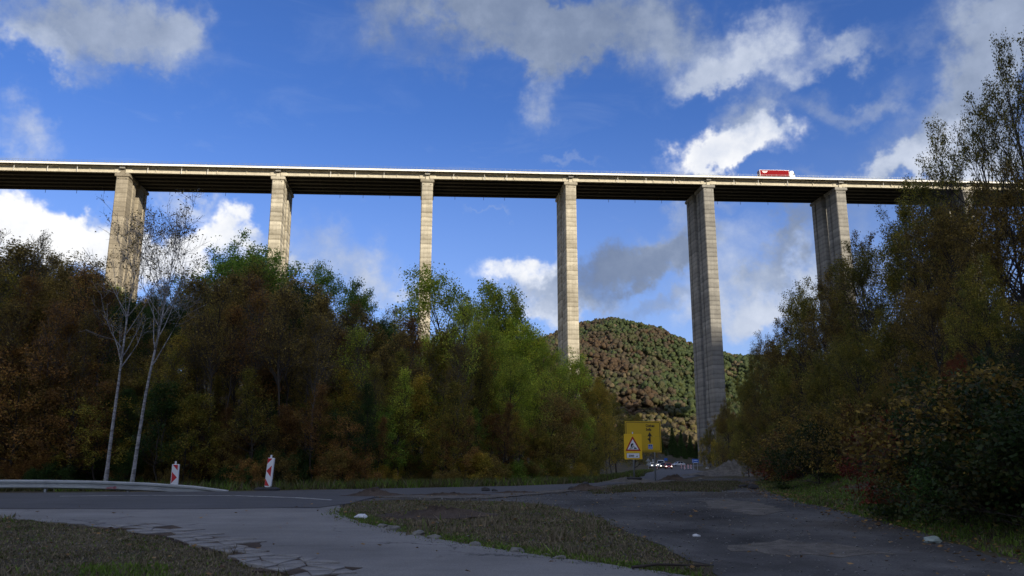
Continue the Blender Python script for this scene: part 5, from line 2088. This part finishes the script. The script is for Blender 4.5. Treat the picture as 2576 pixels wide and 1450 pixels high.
STONE = plain('stone_grey', (.15, .145, .13), .9, 0, .35, 6)
CLOD = plain('asphalt_clod', (.028, .027, .028), .9, 0, .35, 8)
for i, (u, v, s) in enumerate([(962, 1328, .12), (990, 1335, .15), (1052, 1348, .14), (1092, 1357, .12), (1195, 1375, .12), (1300, 1391, .12), (1410, 1408, .09)]):
    x, y = gp(u, v)
    rock('edge_stone', x, y, s * .85, STONE, i + 2, 'grey stone half sunk along the kerbless edge of the grass island', group='stones edging the grass island')
for i, (u, v, s, lab) in enumerate([(1222, 1238, .16, 'black asphalt clod lying alone on the road edge'), (1245, 1239, .10, 'smaller black clod right of the lone clod on the road edge'),
                                    (1470, 1233, .26, 'largest black clod on the heap left of the signs'), (1440, 1235, .15, 'black clod left of the largest clod'), (938, 1245, .22, 'dark clod on top of the small heap at the junction'),
                                    (1895, 1232, .20, 'black clod on the verge below the gravel heap'), (1870, 1228, .14, 'smaller black clod left of the one below the gravel heap')]):
    x, y = gp(u, v)
    rock('soil_clod', x, y, s, CLOD, i + 40, lab, 'clod', .75)
# crumpled white bag, blue-green can, pale scraps
BAG = plain('plastic_white', (.55, .56, .57), .45, 0, .1, 8)
x, y = gp(910, 1306)
rock('plastic_bag', x, y, .12, BAG, 77, 'crumpled white plastic bag on the tip of the grass island', 'bag', .55)
x, y = gp(2348, 1367)
rock('plastic_bag', x, y, .12, plain('plastic_grey_green', (.25, .30, .27), .5), 78, 'grey green plastic scrap in the grass of the right verge', 'litter', .6)
x, y = gp(1752, 1352)
rock('paper_scrap', x, y, .06, BAG, 79, 'small white scrap on the dirt lot', 'litter', .5)
x, y = gp(1763, 1208)
rock('pale_stone', x, y, .14, STONE, 80, 'pale stone at the road edge right of the earth hump', 'stone', .6)
# fallen branch at the bottom edge
x, y = gp(1690, 1436)
st_ = MB()
st_.tube([(-.55, 0, .03), (-.2, .03, .06), (.15, .0, .05), (.55, .06, .03)], .022, 6, .012)
st_.tube([(.15, 0, .05), (.35, -.12, .04)], .012, 5, .006)
o = st_.build('fallen_branch', BARKD, None, loc=(x, y, H(x, y) + .02), rot=(0, 0, .12))
tag(o, 'dead brown branch lying at the lower edge of the grass island', 'branch')


# ------------------------------------------------------------------ grass, weeds and fallen leaves
def scatter(poly, n, rng):
    P = np.array(poly)
    x0, y0 = P.min(0)
    x1, y1 = P.max(0)
    out = np.empty((0, 2))
    while len(out) < n:
        p = np.stack([rng.uniform(x0, x1, n * 2), rng.uniform(y0, y1, n * 2)], -1)
        out = np.concatenate([out, p[inside(P, p[:, 0], p[:, 1])]])
    return out[:n]


def blades(name, polys, mats, label, seed, cat='grass'):
    """polys: list of (polygon, count, min height, max height, material index, clumping)"""
    rng = np.random.default_rng(seed)
    V_, M_ = [], []
    for poly, n, h0, h1, mi_, cl in polys:
        p = scatter(poly, n, rng)
        if cl:
            k = max(4, n // 60)
            c = scatter(poly, k, rng)
            m2 = rng.random(n) < cl
            idx = rng.integers(0, k, n)
            q = c[idx] + rng.normal(0, .16, (n, 2))
            p = np.where(m2[:, None], q, p)
        z = Hf(p[:, 0], p[:, 1])
        h = rng.uniform(h0, h1, n)
        a = rng.uniform(0, 6.28, n)
        w = rng.uniform(.006, .014, n) * (1 + p[:, 1] / 25)
        le = rng.normal(0, .45, (n, 2)) * h[:, None]
        b0 = np.stack([p[:, 0] - np.cos(a) * w, p[:, 1] - np.sin(a) * w, z], -1)
        b1 = np.stack([p[:, 0] + np.cos(a) * w, p[:, 1] + np.sin(a) * w, z], -1)
        tp = np.stack([p[:, 0] + le[:, 0], p[:, 1] + le[:, 1], z + h], -1)
        V_.append(np.stack([b0, b1, tp], 1).reshape(-1, 3))
        M_.append(np.where(rng.random(n) < .75, mi_, rng.integers(0, len(mats), n)))
    V_ = np.concatenate(V_)
    n = len(V_) // 3
    me_ = np_mesh(name, V_, np.arange(n * 3).reshape(-1, 3), 3, False, np.repeat(rng.random(n), 3), np.concatenate(M_))
    for m in mats:
        me_.materials.append(m)
    o_ = link(bpy.data.objects.new(name, me_))
    return tag(o_, label, cat, None, 'stuff')


GR = [leaf_material('grass_green', [(.035, .066, .008), (.060, .098, .012), (.09, .12, .020)], .3, 1.5, 1.7),
      leaf_material('grass_dry', [(.075, .060, .036), (.12, .098, .060), (.17, .14, .09)], .3, 1.5, 1.4),
      leaf_material('grass_olive', [(.050, .054, .018), (.080, .078, .028), (.11, .098, .040)], .3, 1.5, 1.0)]
isl = [gp(*p) for p in ISLAND_S] + [gp(1760, 1425), gp(1640, 1365), gp(1560, 1330), gp(1490, 1298), gp(1400, 1276), gp(1290, 1264), gp(1000, 1260), gp(880, 1266)]
isl_edge = [gp(*p) for p in ISLAND_S] + [gp(u + 10, v - 14) for u, v in ISLAND_S[::-1]]
lgr = [gp(*p) for p in LGRASS] + [gp(860, 1600), gp(-420, 1600)]
blades('island_grass', [(isl, 26000, .012, .05, 1, .4), (isl, 9000, .012, .05, 2, .7), (isl_edge, 5000, .02, .07, 0, .6), (isl, 1100, .06, .20, 1, .8)], GR,
       'short dry grass with green tufts covering the island between road and lot', 1)
blades('corner_grass', [(lgr, 27000, .010, .045, 1, .3), (lgr, 12000, .010, .045, 2, .7), ([gp(200, 1425), gp(420, 1422), gp(420, 1460), gp(200, 1460)], 1000, .02, .08, 0, .3), (lgr, 700, .05, .15, 1, .8)], GR,
       'dry olive grass in the lower left corner beside the broken asphalt', 2)
vpx = [(1900, 1213), (1940, 1240), (2030, 1268), (2180, 1303), (2330, 1345), (2480, 1387), (2640, 1428)]
ver = [gp(*p) for p in vpx]
ver2 = ver + [(x + 3.2, y + .6) for x, y in ver[::-1]]
blades('verge_grass', [(ver2, 38000, .03, .10, 0, .5), (ver2, 6000, .04, .16, 2, .5)], GR, 'lush green grass verge along the foot of the right wood', 3)
shl = [(x, y + (2.6 if x < -9 else .5)) for x, y in LE[1:11]] + [(x - 1.0, y + 4.4) for x, y in LE[1:11][::-1]]
blades('shoulder_grass', [(shl, 26000, .10, .45, 2, .6), (shl, 12000, .10, .5, 0, .6)], GR, 'rough grass and weeds along the far edge of the road below the left wood', 4)
bank = [gp(*p) for p in [(1470, 1234), (1600, 1219), (1700, 1214), (1850, 1212), (1900, 1225), (1800, 1240), (1650, 1235), (1500, 1245)]]
blades('lot_weeds', [(bank, 9000, .03, .14, 1, .6), (bank, 5000, .03, .14, 2, .6)], GR, 'sparse weeds at the top of the dirt lot around the sign posts', 5)

rng = np.random.default_rng(9)
fall = [(ver2, 900), (isl, 160), (lgr, 140), ([gp(*p) for p in lot_px], 420), ([(x - .9, y - .2) for x, y in ver] + [(x + .4, y) for x, y in ver[::-1]], 900), (SIDE, 120)]
C_ = np.concatenate([scatter(p, n, rng) for p, n in fall])
zc = Hf(C_[:, 0], C_[:, 1]) + rng.uniform(.045, .075, len(C_))
n = len(C_)
a = rng.uniform(0, 6.28, n)
s = rng.uniform(.025, .055, n)
ca, sa = np.cos(a) * s, np.sin(a) * s
tz_ = rng.uniform(-.02, .03, (n, 2))
q = np.stack([np.stack([C_[:, 0] - ca, C_[:, 1] - sa, zc], -1), np.stack([C_[:, 0] + sa * .6, C_[:, 1] - ca * .6, zc + tz_[:, 0]], -1),
              np.stack([C_[:, 0] + ca, C_[:, 1] + sa, zc + .01], -1), np.stack([C_[:, 0] - sa * .6, C_[:, 1] + ca * .6, zc + tz_[:, 1]], -1)], 1).reshape(-1, 3)
me = np_mesh('fallen_leaves', q, np.arange(n * 4).reshape(-1, 4), 4, False, np.repeat(rng.random(n), 4))
me.materials.append(leaf_material('fallen_leaf', [(.06, .032, .015), (.13, .07, .024), (.21, .125, .035), (.10, .05, .02)], .15, 2.0, 1.3))
o = link(bpy.data.objects.new('fallen_leaves', me))
tag(o, 'scattered yellow and brown fallen leaves on verge and lot', 'leaves', None, 'stuff')

# loose gravel on the lot, the margin and along the road edges
rng = np.random.default_rng(19)
lot_w = [gp(*p) for p in lot_px]
edge_w = [gp(*p) for p in ISLAND_S] + [gp(u - 16, v + 9) for u, v in ISLAND_S[::-1]]
gm_w = [gp(*p) for p in gm]
S_ = [scatter(lot_w, 6000, rng), scatter(gm_w, 3500, rng), scatter(edge_w, 1800, rng), scatter(lgr, 900, rng), scatter(isl, 1200, rng)]
C_ = np.concatenate(S_)
sz = np.concatenate([rng.uniform(.006, .03, 6000), rng.uniform(.01, .05, 3500), rng.uniform(.005, .025, 1800), rng.uniform(.005, .02, 900), rng.uniform(.005, .025, 1200)])
zc = Hf(C_[:, 0], C_[:, 1]) + .012 + sz * .2
n = len(C_)
oct_ = np.array([(1, 0, 0), (0, 1, 0), (-1, 0, 0), (0, -1, 0), (0, 0, .7), (0, 0, -.5)], float)
Vp = oct_[None] * sz[:, None, None] * rng.uniform(.6, 1.3, (n, 6, 1))
a = rng.uniform(0, 6.28, n)
Rx = Vp[..., 0] * np.cos(a)[:, None] - Vp[..., 1] * np.sin(a)[:, None] + C_[:, 0:1]
Ry = Vp[..., 0] * np.sin(a)[:, None] + Vp[..., 1] * np.cos(a)[:, None] + C_[:, 1:2]
Rz = Vp[..., 2] + zc[:, None]
fo = np.array([(0, 1, 4), (1, 2, 4), (2, 3, 4), (3, 0, 4), (1, 0, 5), (2, 1, 5), (3, 2, 5), (0, 3, 5)])
ff = (fo[None] + np.arange(n)[:, None, None] * 6).reshape(-1, 3)
me = np_mesh('loose_gravel', np.stack([Rx, Ry, Rz], -1).reshape(-1, 3), ff, 3, False, np.repeat(rng.random(n), 6))
me.materials.append(leaf_material('gravel_stone', [(.05, .048, .046), (.11, .106, .10), (.17, .165, .155), (.24, .235, .225)], 0.0, 3.0, 1.0, .4))
o = link(bpy.data.objects.new('loose_gravel', me))
tag(o, 'loose grey gravel strewn over the dirt lot and road edges', 'gravel', None, 'stuff')
